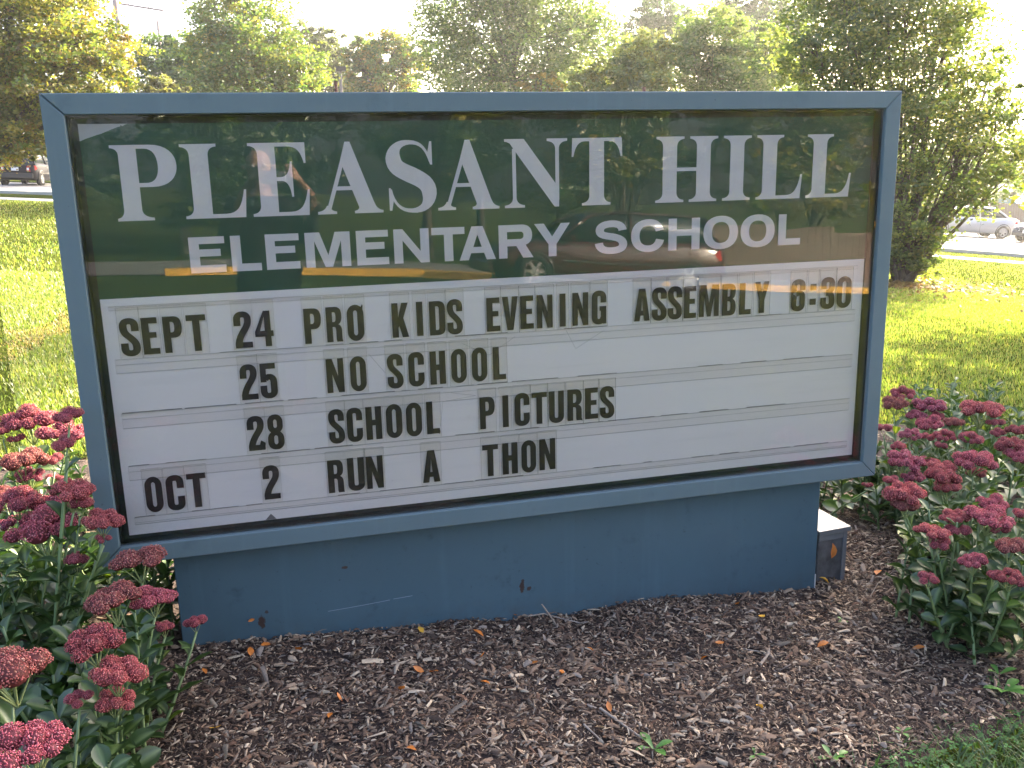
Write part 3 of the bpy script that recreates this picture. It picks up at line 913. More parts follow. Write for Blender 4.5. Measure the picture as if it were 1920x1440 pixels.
for r, (zb, zt, tz1, tz0, items) in enumerate(ROWS):
    for q, (ch, a, b) in enumerate(items):
        wtile = max(b - a, .030)
        c = (a + b) / 2
        ta, tb = c - wtile / 2 - .0038, c + wtile / 2 + .0038
        jz = rr.uniform(-.0007, .0007)
        mb = MB(); mb.box((ta, .0404, tz0 + jz), (tb, .0418, tz1 + .006 + jz), .0003)
        tile = sadd(mb, 'letter_tile', tilem)
        mb = MB()
        mb.box((ta - .0006, .0402, tz0 + jz), (ta - .00005, .0420, tz1 + .006 + jz)); mb.box((tb + .00005, .0402, tz0 + jz), (tb + .0006, .0420, tz1 + .006 + jz)); mb.box((ta, .0402, tz1 + .00605 + jz), (tb, .0420, tz1 + .0066 + jz))
        mb.build('tile_edge', tilem2, tile)
        o = put(CG, ch, a, b, zb + jz, zt + jz, 'letter', blackm, .0396, .0403, tile)
        if r == 2 and q == 0:      # patch of tape on the foot of the 2 in 28
            mb = MB(); mb.extrude([(b - .015, zb + .014), (b - .011, zb + .0285), (b + .0015, zb + .020), (b - .001, zb + .002), (b - .012, zb + .001)], [], .0390, .0395); mb.build('tape_patch', blackm, tile)
        if r == 0 and q == 8:      # loose flake on the O of PRO
            mb = MB(); mb.extrude([(b - .012, zt - .012), (b - .003, zt + .003), (b - .001, zt - .001), (b - .004, zt - .02)], [], .0390, .0395); mb.build('paint_flake', blackm, tile)
        if r == 2 and q == 7:
            mb = MB(); mb.extrude([(b - .004, zb), (b + .001, zb + .012), (b + .0012, zb + .004), (b - .001, zb - .002)], [], .0390, .0395); mb.build('paint_flake', blackm, tile)
        if r == 2 and q == 13:
            mb = MB(); mb.extrude([(b - .009, zb + .004), (b + .0005, zb + .004), (b + .001, zb - .003), (b - .002, zb - .001)], [], .0390, .0395); mb.build('paint_flake', blackm, tile)
# grey arrow-shaped tab on the lower edge
mb = MB(); mb.extrude([(.4415, .0678), (.4577, .0850), (.4726, .0678)], [], .0462, .0469)
sadd(mb, 'edge_tab', pbr('grey_tab', (0.20, 0.19, 0.19), 0.6))
# hair-line cracks in the acrylic
mb = MB()
for pts in ([(1.04, .545), (1.12, .505), (1.20, .555)], [(1.36, .563), (1.39, .505), (1.48, .555)], [(.765, .535), (.81, .475)], [(1.0, .40), (1.075, .385), (.975, .375), (.965, .30)]):
    mb.tube([(x, .0469, z) for x, z in pts], .0007, 4)
o = sadd(mb, 'crack', pbr('crack_dirt', (0.42, 0.41, 0.40), 0.8))
# clear front pane
glassm = clearmat('glass_pane', (0.99, 0.985, 0.99), ior=1.42, rough=0.0, wav=0.0006)
mb = MB(); mb.box((fw + .0008, .0145, fw + .0008), (W - fw - .0008, .0185, H - fw - .0008))
sadd(mb, 'glass_pane', glassm)
# pedestal
mb = MB(); mb.box((.175, .08, -.75), (2.285, .28, .0028), .0025)
sadd(mb, 'pedestal', pedm)
mb = MB()
for pts in ([(.60, .0796, -.2610), (.66, .0796, -.2588), (.72, .0796, -.2558), (.79, .0796, -.2515)], [(.80, .0796, -.2500), (.86, .0796, -.2475)]):
    mb.tube(pts, .0008, 4)
sadd(mb, 'scratch', pbr('scratched_paint', (0.22, 0.27, 0.34), .6))
mb = MB()
for p, q in (((2.285, -.385), (2.285, -.43)),):
    mb.tube([(2.2845, .0794, -.375), (2.2848, .0794, -.44)], .0022, 5)
sadd(mb, 'worn_edge', pbr('bare_edge', (0.55, 0.5, 0.48), .6))

# grey electrical box beside the pedestal
ub = empty('utility_box', (2.36, .25, -.46), 'small grey metal electrical box at the right end of the blue pedestal', 'electrical box', rz=0.10)
boxm = pbr('grey_galvanised', (0.16, 0.165, 0.175), 0.5, var=0.12, scale=12, metal=0.2, bump=.001, bscale=14)
boxd = pbr('grey_soiled', (0.13, 0.13, 0.135), 0.7, col2=(0.03, 0.028, 0.028), scale=16)
mb = MB(); mb.box((-.062, -.13, -.12), (.058, .12, .215), .003)
mb.build('box_body', boxd, ub)
mb = MB(); mb.box((.0435, -.135, -.12), (.0605, -.1305, .212), .0008); mb.box((-.062, -.135, .19), (.0433, -.1305, .212), .0008)
mb.build('box_flange', boxm, ub)
mb = MB()
mb.loft([[(-.066, -.142, .216), (.068, -.142, .216), (.068, .13, .216), (-.066, .13, .216)], [(-.066, -.142, .232), (.068, -.142, .232), (.068, .13, .240), (-.066, .13, .240)]], True, True)
mb.build('lid', pbr('lid_metal', (0.15, 0.155, 0.165), .5, metal=.3, var=.06, scale=10), ub)
# ------------------------------------------------------------------ stonecrop plants: plant > flower_stem > leaf, flower_head
def ellipsoid(n1=5, n2=8):
    pts = [(0, 0, 1)]; fs = []
    for i in range(1, n1):
        a = PI * i / n1
        for j in range(n2):
            b = 2 * PI * j / n2
            pts.append((math.sin(a) * math.cos(b), math.sin(a) * math.sin(b), math.cos(a)))
    pts.append((0, 0, -1))
    for j in range(n2):
        fs.append((0, 1 + j, 1 + (j + 1) % n2))
    for i in range(n1 - 2):
        for j in range(n2):
            a = 1 + i * n2 + j; b = 1 + i * n2 + (j + 1) % n2
            fs.append((a, a + n2, b + n2)); fs.append((a, b + n2, b))
    l = len(pts) - 1
    for j in range(n2):
        fs.append((l, l - n2 + (j + 1) % n2, l - n2 + j))
    return np.array(pts), np.array(fs)

def head_mesh(seed, nd, mul=(1, 1, 1)):
    """flat-topped flower cluster, diameter 1, built from rounded sub-clusters covered with tiny starry florets"""
    r = np.random.default_rng(seed)
    Vs, Fs, Cs = [], [], []
    base = 0
    def push(V, F, C):
        nonlocal base
        Vs.append(V); Fs.append(F + base); Cs.append(C); base += len(V)
    doms = []
    k = 0
    while len(doms) < nd and k < 4000:
        k += 1
        rad = r.uniform(0.12, 0.205) * (7.5 / nd) ** .3
        a = r.uniform(0, 2 * PI); d = (0.5 - rad) * math.sqrt(r.uniform(0, 1))
        p = np.array([d * math.cos(a), d * math.sin(a) * .92])
        if all(np.hypot(*(p - q[0])) > 0.78 * (rad + q[1]) for q in doms):
            doms.append((p, rad))
    EV, EF = ellipsoid()
    fv = np.array([(1, 0, .2), (.31, .95, .2), (-.81, .59, .2), (-.81, -.59, .2), (.31, -.95, .2), (0, 0, 1.0), (0, 0, -.7)])
    ff = np.array([(0, 1, 5), (1, 2, 5), (2, 3, 5), (3, 4, 5), (4, 0, 5), (1, 0, 6), (2, 1, 6), (3, 2, 6), (4, 3, 6), (0, 4, 6)])
    for p, rad in doms:
        cz = 0.16 - 0.75 * (np.hypot(*p)) ** 2 + r.normal(0, .035)
        c = np.array([p[0], p[1], cz]); sc = np.array([rad, rad, rad * .85])
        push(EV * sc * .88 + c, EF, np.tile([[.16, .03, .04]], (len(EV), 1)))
        nf = int(300 * (rad / .15) ** 2)
        i = np.arange(nf) + .5
        ct = 1 - 1.25 * i / nf; ph = i * 2.39996 + r.normal(0, .25, nf)
        st = np.sqrt(np.clip(1 - ct * ct, 0, 1))
        nrm = np.stack([st * np.cos(ph), st * np.sin(ph), ct], 1)
        pos = c + nrm * sc * r.uniform(.93, 1.12, nf)[:, None]
        size = r.uniform(.0065, .0140, nf)
        nn = nrm + r.normal(0, .35, (nf, 3)); nn /= np.linalg.norm(nn, axis=1)[:, None]
        t1 = np.cross(nn, r.normal(0, 1, (nf, 3))); t1 /= np.linalg.norm(t1, axis=1)[:, None]; t2 = np.cross(nn, t1)
        Vf = pos[:, None, :] + size[:, None, None] * (fv[None, :, 0:1] * t1[:, None] + fv[None, :, 1:2] * t2[:, None] + fv[None, :, 2:3] * nn[:, None] * 1.2)
        F = (np.arange(nf) * 7)[:, None, None] + ff[None]
        pal = np.array([(.46, .10, .13), (.52, .14, .17), (.36, .065, .085), (.60, .24, .26), (.50, .15, .14), (.27, .045, .055)])
        col = pal[r.choice(6, nf, p=[.34, .24, .18, .08, .08, .08])] * r.uniform(.8, 1.2, nf)[:, None]
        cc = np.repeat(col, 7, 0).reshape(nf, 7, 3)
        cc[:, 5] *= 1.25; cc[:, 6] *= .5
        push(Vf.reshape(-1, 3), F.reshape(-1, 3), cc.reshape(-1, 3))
        mb = MB()
        mb.tube([(p[0] * .06, p[1] * .06, -.34), (p[0] * .45, p[1] * .45, -.16), (p[0], p[1], cz)], [.014, .012, .010], 4, False)
        F = np.array([(q[0], q[1], q[2]) for q in mb.F] + [(q[0], q[2], q[3]) for q in mb.F])
        push(np.array([tuple(v) for v in mb.V]), F, np.tile([[.24, .30, .12]], (len(mb.V), 1)))
    V = np.concatenate(Vs); F = np.concatenate(Fs); C = np.concatenate(Cs)
    C = np.where((C[:, :1] > C[:, 1:2] * 1.4), C * np.array(mul), C)
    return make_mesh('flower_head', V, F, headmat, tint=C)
headmat = leafmat('sedum_flower', .22, .03, 1.2, (1.0, .9, .9), .6)
HEADS = [head_mesh(i, n, mu) for i, (n, mu) in enumerate(((9, (1, 1, 1)), (11, (1.12, 1.15, 1.2)), (8, (.85, .8, .72)), (12, (1.0, 1.1, 1.3)), (10, (1.15, 1.25, 1.05)), (7, (.8, 1.05, .75))))]
SMALL = [head_mesh(20 + i, n) for i, n in enumerate((4, 5))]

def leaf_mesh(seed, name='leaf'):
    """fleshy spoon-shaped leaf of unit length along +y, cupped and slightly wavy edged"""
    r = np.random.default_rng(seed)
    prof = [(0, .05), (.18, .12), (.40, .23), (.62, .29), (.82, .24), (.94, .13), (1.0, .02)]
    V = []; C = []
    cur = r.uniform(-.25, .30)
    for t, w in prof:
        w *= r.uniform(.92, 1.08)
        for s in (-1, -.5, 0, .5, 1):
            z = cur * (t - t * t) * .9 - .16 * t * t + abs(s) ** 1.6 * w * .42 + (r.normal(0, .008) if abs(s) == 1 else 0)
            V.append((s * w, t, z))
            base = np.array((.032, .068, .017)) if s else np.array((.11, .17, .06))
            C.append(base * r.uniform(.85, 1.15) * (1.15 if abs(s) == 1 else 1))
    F = []
    for i in range(len(prof) - 1):
        for j in range(4):
            a = i * 5 + j
            F.append((a, a + 1, a + 6, a + 5))
    return make_mesh(name, V, np.array(F), leafm, tint=np.array(C), smooth=True)
leafm = leafmat('sedum_leaf', .28, .06, 1.35, (1.1, 1.15, .55), .38)
LEAVES = [leaf_mesh(100 + i) for i in range(6)]
LEAF_Y = []
for i in range(2):      # a few leaves gone yellow-green
    m = leaf_mesh(140 + i)
    c = np.empty(len(m.vertices) * 4, dtype=np.float32); m.color_attributes['tint'].data.foreach_get('color', c)
    c = c.reshape(-1, 4); c[:, :3] = c[:, :3] * (2.6, 1.9, .9); m.color_attributes['tint'].data.foreach_set('color', c.ravel()); LEAF_Y.append(m)
stemm = leafmat('sedum_stem', .1, .05)
rs = random.Random(42)

def stem_obj(parent, base, top, bend):
    """tapering curved stem from base to top (world), returned with its sample points"""
    b = Vector(base); t = Vector(top)
    mid = b.lerp(t, .5) + Vector((bend[0], bend[1], .02))
    pts = []
    for k in range(9):
        s = k / 8
        pts.append(b * (1 - s) ** 2 + mid * 2 * s * (1 - s) + t * s * s)
    mb = MB(); mb.tube([p - b for p in pts], [.0052 - .0022 * k / 8 for k in range(9)], 6)
    c = np.array([(.17, .24, .10)] * len(mb.V))
    me = make_mesh('flower_stem', mb.V, mb.F, stemm, tint=c, smooth=True)
    o = add('flower_stem', me, parent)
    o.location = b - Vector(parent.location)
    return o, [p - b for p in pts]

def dress(stem, pts, nl, size, leaf_lo=.12, leaf_hi=.86, yellow=0.0, avoid=None):
    ph = rs.uniform(0, 6.28)
    for k in range(nl):
        s = leaf_lo + (leaf_hi - leaf_lo) * (k + rs.uniform(-.2, .2)) / max(1, nl - 1)
        s = min(.97, max(.03, s)); i = min(7, int(s * 8)); f = s * 8 - i
        p = pts[i].lerp(pts[i + 1], f); axis = (pts[i + 1] - pts[i]).normalized()
        ph += 2.1 + rs.uniform(-.5, .5)
        el = rs.uniform(.15, .85) + .25 * s
        outv = Vector((math.cos(ph), math.sin(ph), 0)); d = (outv * math.cos(el) + axis * math.sin(el)).normalized()
        side = d.cross(axis).normalized(); nrm = side.cross(d)
        M = Matrix((side, d, nrm)).transposed()
        q = M.to_quaternion() @ Quaternion((0, 1, 0), rs.uniform(-.4, .4))
        L = size * .9 * rs.uniform(.7, 1.2) * (1.15 - .45 * abs(s - .4) * 1.6)
        me = rs.choice(LEAF_Y) if rs.random() < yellow else rs.choice(LEAVES)
        add('leaf', me, stem, p, q, (L, L, L))

# flower heads read off the photograph: pixel centre, pixel width, height above ground
LH = [(82, 1003, 133, .44), (193, 980, 73, .50), (193, 1012, 32, .44), (263, 1056, 108, .42), (140, 1056, 56, .38), (212, 1132, 112, .42), (288, 1127, 84, .40), (367, 1170, 44, .27), (177, 1213, 118, .42), (222, 1268, 100, .37),
      (218, 1318, 76, .31), (147, 1312, 56, .33), (15, 1270, 165, .50), (52, 1412, 150, .46), (308, 1180, 42, .30), (57, 796, 104, .46), (127, 784, 60, .46), (118, 816, 92, .44), (125, 838, 60, .42), (33, 827, 36, .42), (4, 813, 36, .45),
      (45, 872, 92, .45), (100, 868, 46, .44), (55, 896, 58, .40), (103, 902, 40, .36), (135, 926, 86, .44), (28, 946, 92, .46), (92, 956, 96, .43), (148, 950, 60, .45), (8, 930, 60, .42), (30, 985, 60, .38), (-60, 900, 110, .46), (-80, 1010, 120, .45), (-90, 1160, 120, .46), (-110, 1340, 140, .46), (-60, 1440, 120, .4)]
RH = [(1693, 743, 47, .46), (1677, 760, 52, .46), (1743, 766, 68, .45), (1717, 783, 40, .42), (1760, 784, 32, .42), (1837, 773, 84, .46), (1867, 795, 34, .43), (1787, 795, 44, .43), (1742, 799, 56, .42), (1658, 805, 34, .44), (1707, 818, 44, .44),
      (1772, 821, 42, .42), (1740, 822, 30, .40), (1820, 825, 46, .43), (1870, 814, 30, .42), (1907, 812, 50, .45), (1893, 839, 62, .44), (1687, 841, 36, .41), (1763, 839, 30, .39), (1913, 858, 60, .42), (1694, 869, 76, .44), (1740, 870, 40, .42), (1763, 879, 58, .42), (1827, 868, 76, .45), (1832, 889, 44, .40),
      (1668, 904, 42, .40), (1712, 899, 44, .40), (1766, 901, 72, .44), (1775, 917, 52, .41), (1627, 912, 22, .36), (1697, 932, 78, .43), (1697, 952, 58, .40), (1860, 950, 58, .45), (1747, 1001, 68, .41), (1760, 1024, 44, .38), (1790, 972, 54, .43), (1797, 998, 48, .40), (1853, 975, 88, .45), (1875, 995, 44, .42),
      (1895, 1031, 66, .42), (1825, 1056, 58, .37), (1741, 1088, 44, .33), (1863, 1084, 42, .36), (1895, 1088, 60, .38), (1919, 968, 40, .45), (1970, 900, 90, .46), (1990, 1000, 100, .44), (1980, 780, 80, .46), (2040, 850, 90, .46), (2000, 1090, 90, .40)]
CL = {'L': [(-.02, -.86), (.06, -.42), (-.26, -.10), (-.30, .42), (-.42, 1.05), (.02, .30)], 'R': [(2.62, -.30), (2.98, .10), (3.12, .62), (3.72, .95), (4.15, 1.55), (2.66, .92), (3.05, 1.45)]}
LAB = {'L': ['leafy stonecrop clump with deep pink flower heads in the lower left corner', 'stonecrop clump whose pink heads overlap the lower left corner of the sign', 'dark pink stonecrop clump against the lower left side of the blue sign frame',
             'stonecrop clump at the left edge beside the middle of the sign frame', 'sunlit magenta stonecrop clump farthest back at the left, in front of the lawn', 'low leafy stonecrop without flowers in the shade under the left end of the sign'],
       'R': ['stonecrop clump with hanging leaves nearest the mulch path at the lower right', 'stonecrop clump with large pink heads right of the sign, at the right edge', 'stonecrop clump close behind the lower right corner of the sign frame',
             'stonecrop clump at the right, second row back toward the lawn', 'stonecrop clump farthest back at the right, edging the shaded lawn', 'shaded leafy stonecrop with few flowers behind the right end of the pedestal', 'stonecrop clump hard against the right edge of the sign frame, bordering the lawn']}
sizeclamp = lambda w: min(.24, max(.045, w))
nheads = 0
for side, heads in (('L', LH), ('R', RH)):
    cen = CL[side]; assign = [[] for _ in cen]
    for px, py, wpx, h in heads:
        P, t = on_ground(px, py, h)
        if side == 'L' and px > 120 and P.y > -.10:
            P = on_y(px, py, -.10); t = (P - CAM).dot(FWD)
        if side == 'R' and P.x < 2.9 and P.y < .5 and px < 1680:
            pass
        wd = sizeclamp(wpx * t / F_PX)
        k = min(range(len(cen)), key=lambda i: math.hypot(cen[i][0] - P.x, cen[i][1] - P.y))
        if side == 'R' and px < 1640: k = 5
        if side == 'L' and k == 5: k = 2
        assign[k].append((P, wd, px))
    for k, c in enumerate(cen):
        base = Vector((c[0], c[1], float(mulch_z(c[0], c[1]))))
        plant = empty('stonecrop_plant', base, LAB[side][k], 'flower', 'stonecrop clumps flanking the sign')
        for P, wd, px in assign[k]:
            hs = wd * .62
            bx = c[0] + (P.x - c[0]) * .45; by = c[1] + (P.y - c[1]) * .45
            b = Vector((bx, by, float(mulch_z(bx, by)) - .01))
            top = P - Vector((0, 0, wd * .36))
            st, pts = stem_obj(plant, b, top, (rs.uniform(-.02, .02), rs.uniform(-.02, .02)))
            dress(st, pts, 12 if wd > .1 else 9, .088 if wd > .1 else .07, .10, .84, .03)
            hm = rs.choice(HEADS) if wd > .085 else rs.choice(SMALL)
            add('flower_head', hm, st, pts[-1] + Vector((0, 0, wd * .34)), (rs.uniform(-.16, .16), rs.uniform(-.16, .16), rs.uniform(0, 6.28)), (wd * 1.06, wd * 1.06, wd * rs.uniform(.95, 1.25)))
            nheads += 1
        nf = 26 if side == 'R' else 24
        if side == 'R' and k in (0, 1, 2, 5): nf = 38
        for q in range(nf):
            for _ in range(30):
                a = rs.uniform(0, 6.28); d = .27 * math.sqrt(rs.random())
                x, y = c[0] + d * math.cos(a), c[1] + d * math.sin(a)
                okx = not (x > -.06 and -.15 < y < .46 and x < 2.55) or (side == 'L' and k == 5 and x < .15)
                if k == 0 and side == 'R' and (x < 2.42): okx = False
                if side == 'L' and x > .17: okx = False
                if okx: break
            lean = (rs.uniform(-.06, .06) - (.03 if side == 'L' else 0), rs.uniform(-.06, .06))
            h = rs.uniform(.16, .36) * (1 if d < .2 else .8)
            if side == 'L' and k == 0: h *= .8
            if side == 'L' and k == 5: h = min(h, .24)
            if side == 'R': h *= 1.12
            z = float(mulch_z(x, y))
            b = Vector((x, y, z - .01)); top = Vector((x + lean[0], y + lean[1], z + h))
            st, pts = stem_obj(plant, b, top, (0, 0))
            dress(st, pts, 11, .082, .12, .99, .03)
print('heads', nheads)

# ------------------------------------------------------------------ litter on the mulch
fl = {'orange': leafmat('fallen_orange', .2, .05), 'yellow': leafmat('fallen_yellow', .2, .05)}
def fallen(seed, col):
    r = np.random.default_rng(seed); V = []; C = []
    fold = r.uniform(.1, .7); cl = r.uniform(-.6, .6)
    for t, w in ((0, .02), (.25, .2), (.55, .27), (.8, .16), (1, .01)):
        for s in (-1, 0, 1):
            V.append((s * w * r.uniform(.8, 1.2), t - .5, abs(s) * w * fold + cl * (t - .5) ** 2 + .02)); C.append(np.array(col) * r.uniform(.8, 1.15))
    F = np.array([(i * 3 + j, i * 3 + j + 1, i * 3 + j + 4, i * 3 + j + 3) for i in range(4) for j in (0, 1)])
    return make_mesh('fallen_leaf', V, F, fl['orange'], tint=np.array(C))
FO = [fallen(i, (.62, .20, .035)) for i in range(3)]; FY = [fallen(10 + i, (.72, .40, .05)) for i in range(3)]; FP = [fallen(20 + i, (.45, .33, .2)) for i in range(2)]
LEAFS = [(502, 1230, 30, 0, 'orange fallen leaf at the foot of the pedestal below the letters THE word OCT'.replace(' the letters THE word', ''),), (472, 1243, 26, 0, 'curled orange leaf on mulch just below the left rust spot of the pedestal'), (560, 1235, 26, 0, 'orange leaf scrap on mulch below the start of the pedestal scratch'),
 (385, 1272, 20, 0, 'small brown-orange leaf on mulch nearest the left flower clump'), (407, 1388, 26, 1, 'yellow oval fallen leaf on bare mulch at lower left'), (233, 1415, 20, 1, 'yellow leaf scrap at the bottom edge beside the left flowers'), (620, 1358, 22, 0, 'orange leaf on mulch halfway to the bottom edge, left of centre'),
 (637, 1333, 20, 0, 'orange leaf just above and right of a similar one on the mulch'), (790, 1197, 20, 1, 'bright yellow round leaf touching the pedestal foot near its middle'), (898, 1203, 26, 0, 'crumpled orange leaf on mulch below the middle rust streak of the pedestal'), (966, 1166, 20, 0, 'orange leaf against the pedestal foot left of the leaning twig'),
 (786, 1282, 24, 0, 'left one of two upright orange leaves side by side on the mulch'), (814, 1285, 28, 0, 'right one of two upright orange leaves side by side on the mulch'), (755, 1320, 28, 0, 'slim pale orange leaf below the pair of upright leaves'), (906, 1250, 16, 0, 'tiny orange leaf in the middle of the mulch below the pedestal'),
 (1001, 1271, 22, 0, 'orange leaf on mulch straight below the leaning twig'), (1053, 1292, 22, 0, 'narrow brown-orange leaf among long bark splinters right of centre'), (911, 1313, 20, 0, 'orange leaf lying by a long bark splinter at mid bed'), (772, 1432, 24, 0, 'orange leaf cut off by the bottom edge of the picture'),
 (1108, 1239, 18, 0, 'small rust-coloured leaf on mulch right of the leaning twig'), (1142, 1358, 22, 0, 'orange leaf beside two crossed sticks low on the mulch'), (1125, 1393, 22, 2, 'pale pinkish dry leaf just above the small green weed'), (1383, 1153, 22, 0, 'orange leaf on mulch below the right third of the pedestal'),
 (1428, 1098, 16, 1, 'small yellow leaf on the mulch ridge against the pedestal foot'), (1545, 1107, 22, 1, 'yellow leaf at the bottom right corner of the pedestal'), (1427, 1178, 20, 1, 'dull yellow leaf on mulch below the orange one at right'), (1348, 1228, 20, 0, 'orange leaf at the centre right of the mulch bed'),
 (1542, 1227, 26, 0, 'orange leaf with a torn edge between the box and the bottom right grass'), (1720, 1233, 28, 0, 'cup-shaped orange leaf on dark mulch under the right flowers'), (1320, 1253, 22, 0, 'narrow amber leaf on mulch at centre right, lower of two'), (1423, 1347, 22, 1, 'yellow leaf standing on edge above the bottom right grass'),
 (1645, 1092, 28, 0, 'long orange leaf on mulch between the electrical box and the flowers'), (1698, 1112, 22, 1, 'yellow leaf half under the right stonecrop leaves'), (1637, 1273, 16, 2, 'small cream leaf on mulch at right')]
for i, (px, py, wpx, kcol, lab) in enumerate(LEAFS):
    P, t = on_ground(px, py, .012)
    P.z = float(mulch_z(P.x, P.y)) + .012
    L = wpx * .95 * t / F_PX
    add('fallen_leaf', rs.choice((FO, FY, FP)[kcol]), None, P, (rs.uniform(-.5, .9), rs.uniform(-.5, .5), rs.uniform(0, 6.28)), L, lab, 'leaf', 'fallen leaves on the mulch')
P = on_y(1561, 1033, .095)
add('fallen_leaf', FO[0], None, P, (1.5, .1, .2), .055, 'orange leaf stuck on the front of the grey electrical box', 'leaf', 'fallen leaves on the mulch')
P = on_y(471, 1162, .0735)
add('fallen_leaf', FO[1], None, P, (1.5, 1.4, .1), .02, 'tiny orange leaf stuck over the left rust spot of the pedestal', 'leaf', 'fallen leaves on the mulch')

twigm = pbr('dry_twig', (.30, .245, .20), .85, var=.25, scale=30)
def twig(pix, r0, lab, h=(.008,)):
    pts = []
    for i, (px, py) in enumerate(pix):
        P, t = on_ground(px, py, .01)
        P.z = float(mulch_z(P.x, P.y)) + (h[i] if i < len(h) else h[-1]); pts.append(P)
    b = pts[0].copy(); mb = MB()
    mb.tube([p - b for p in pts], [r0 * (1 - .5 * i / len(pts)) for i in range(len(pts))], 6)
    mb.build('twig', twigm, None, loc=b, label=lab, cat='twig', group='twigs on the mulch')
P0, _ = on_ground(1045, 1176, .01)
mb = MB(); P1 = on_y(1016, 1133, -.02); mb.tube([(0, 0, 0), (P1 - P0) * .5 + Vector((0, 0, .003)), P1 - P0], [.0032, .0028, .0022], 6)
mb.build('twig', twigm, None, loc=P0, label='grey twig sticking up and leaning against the foot of the pedestal', cat='twig', group='twigs on the mulch')
twig([(990, 1168), (1020, 1164), (1060, 1171), (1095, 1180)], .0026, 'long pale splinter lying flat along the pedestal foot near the leaning twig')
twig([(1125, 1355), (1150, 1375), (1180, 1395), (1205, 1412)], .0036, 'long pale stick ending at the small green weed near the bottom')
twig([(1145, 1358), (1175, 1372), (1215, 1390), (1219, 1420)], .002, 'thin curved twig crossing above the pale stick near the weed')
twig([(1095, 1385), (1110, 1398), (1128, 1416)], .0028, 'short pale stick left of the green weed')
twig([(1630, 1134), (1645, 1116), (1672, 1100), (1700, 1092)], .0016, 'thin arched twig on mulch below the right stonecrop leaves', (.006, .02, .03, .02))
twig([(1672, 1133), (1684, 1112), (1700, 1094)], .0014, 'short thin twig right of the arched one under the right flowers', (.006, .02, .025))
twig([(665, 1262), (665, 1290), (680, 1310)], .0014, 'thin dark twig on mulch left of the two upright orange leaves')
twig([(743, 1265), (757, 1250), (770, 1238)], .002, 'short straight twig on mulch under the pedestal scratch')
twig([(1390, 1232), (1437, 1238), (1460, 1262)], .002, 'pale kinked twig at the centre right of the mulch bed')
twig([(1425, 1262), (1440, 1240), (1442, 1230)], .0045, 'thick weathered bark stick standing out at centre right of the bed')

weedm = leafmat('weed_leaf', .35, .06, 1.2)
def weed(px, py, n, size, lab, seed, cat='weed'):
    P, t = on_ground(px, py, .01); P.z = float(mulch_z(P.x, P.y))
    w = empty('weed_seedling', P, lab, cat, 'weeds in the mulch')
    r = random.Random(seed)
    for k in range(n):
        V = []; C = []
        for tt, ww in ((0, .03), (.3, .10), (.6, .19), (.85, .14), (1, .01)):
            for s in (-1, 0, 1):
                V.append((s * ww, tt, abs(s) * ww * .3 + .25 * tt - .3 * tt * tt)); C.append(np.array((.10, .24, .045)) * (1.2 if s == 0 else r.uniform(.85, 1.1)))
        F = np.array([(i * 3 + j, i * 3 + j + 1, i * 3 + j + 4, i * 3 + j + 3) for i in range(4) for j in (0, 1)])
        me = make_mesh('leaf', V, F, weedm, tint=np.array(C), smooth=True)
        s = size * r.uniform(.7, 1.15)
        add('leaf', me, w, (0, 0, .004), (r.uniform(.1, .6), 0, k * 2 * PI / n + r.uniform(-.4, .4)), s)
weed(1225, 1426, 4, .055, 'small green weed with spoon-shaped leaves at the bottom centre right', 1)
weed(1880, 1312, 6, .075, 'leafy green weed on dark mulch at the right edge', 2)
weed(1580, 1183, 3, .022, 'tiny green seedling alone on the mulch right of the pedestal', 3)
weed(1870, 1290, 3, .05, 'upright green weed leaf just above the leafy one at the right edge', 4)
weed(1560, 1428, 5, .05, 'pale green weed where the mulch meets the grass at the bottom right', 6)
weed(1690, 1385, 4, .035, 'small green weed above the edge of the bottom right grass', 7)
weed(1415, 1435, 3, .025, 'dark little sprout at the bottom edge left of the grass', 8)

# ------------------------------------------------------------------ grass
def blades(name, x, y, hmean, wid, seed, pal, zf=None, lean=.45, worn=None):
    r = np.random.default_rng(seed); n = len(x)
    z = G(x, y) if zf is None else zf(x, y)
    h = hmean * r.uniform(.5, 1.3, n); th = r.uniform(0, 2 * PI, n); le = r.uniform(.1, 1, n) * lean * h * 1.6
    d = np.stack([np.cos(th), np.sin(th), np.zeros(n)], 1)
    s = np.stack([-np.sin(th + r.normal(0, .5, n)), np.cos(th), np.zeros(n)], 1)
    w = (wid * r.uniform(.7, 1.3, n))[:, None]
    b = np.stack([x, y, z - .004], 1)
    m = b + d * (le * .35)[:, None] + np.array([0, 0, 1]) * (h * .6)[:, None]
    t = b + d * le[:, None] + np.array([0, 0, 1]) * h[:, None]
    V = np.stack([b - s * w, b + s * w, m + s * w * .8, m - s * w * .8, t], 1).reshape(-1, 3)
    f = np.array([[0, 1, 2], [0, 2, 3], [3, 2, 4]])
    F = ((np.arange(n) * 5)[:, None, None] + f[None]).reshape(-1, 3)
    pal = np.array(pal); c = pal[r.choice(len(pal), n)] * r.uniform(.8, 1.2, n)[:, None]
    if worn is not None:
        c = np.where(worn[:, None], np.array((.30, .23, .11)) * r.uniform(.7, 1.2, n)[:, None], c)
    return make_mesh(name, V, F, grassm, tint=np.repeat(c, 5, 0))
grassm = leafmat('grass_blade', .5, .05, 1.5, (1.05, 1.05, .5))
GP = [(.12, .18, .03), (.15, .205, .038), (.185, .225, .05), (.10, .16, .028), (.25, .24, .09)]
r = np.random.default_rng(77)
def cand(n, x0, x1, y0, y1):
    x = r.uniform(x0, x1, n); y = r.uniform(y0, y1, n)
    ok = ~inside(x, y, BED) | (edge_dist(x, y, BED) < .05)
    return x[ok], y[ok]
gx, gy = [], []
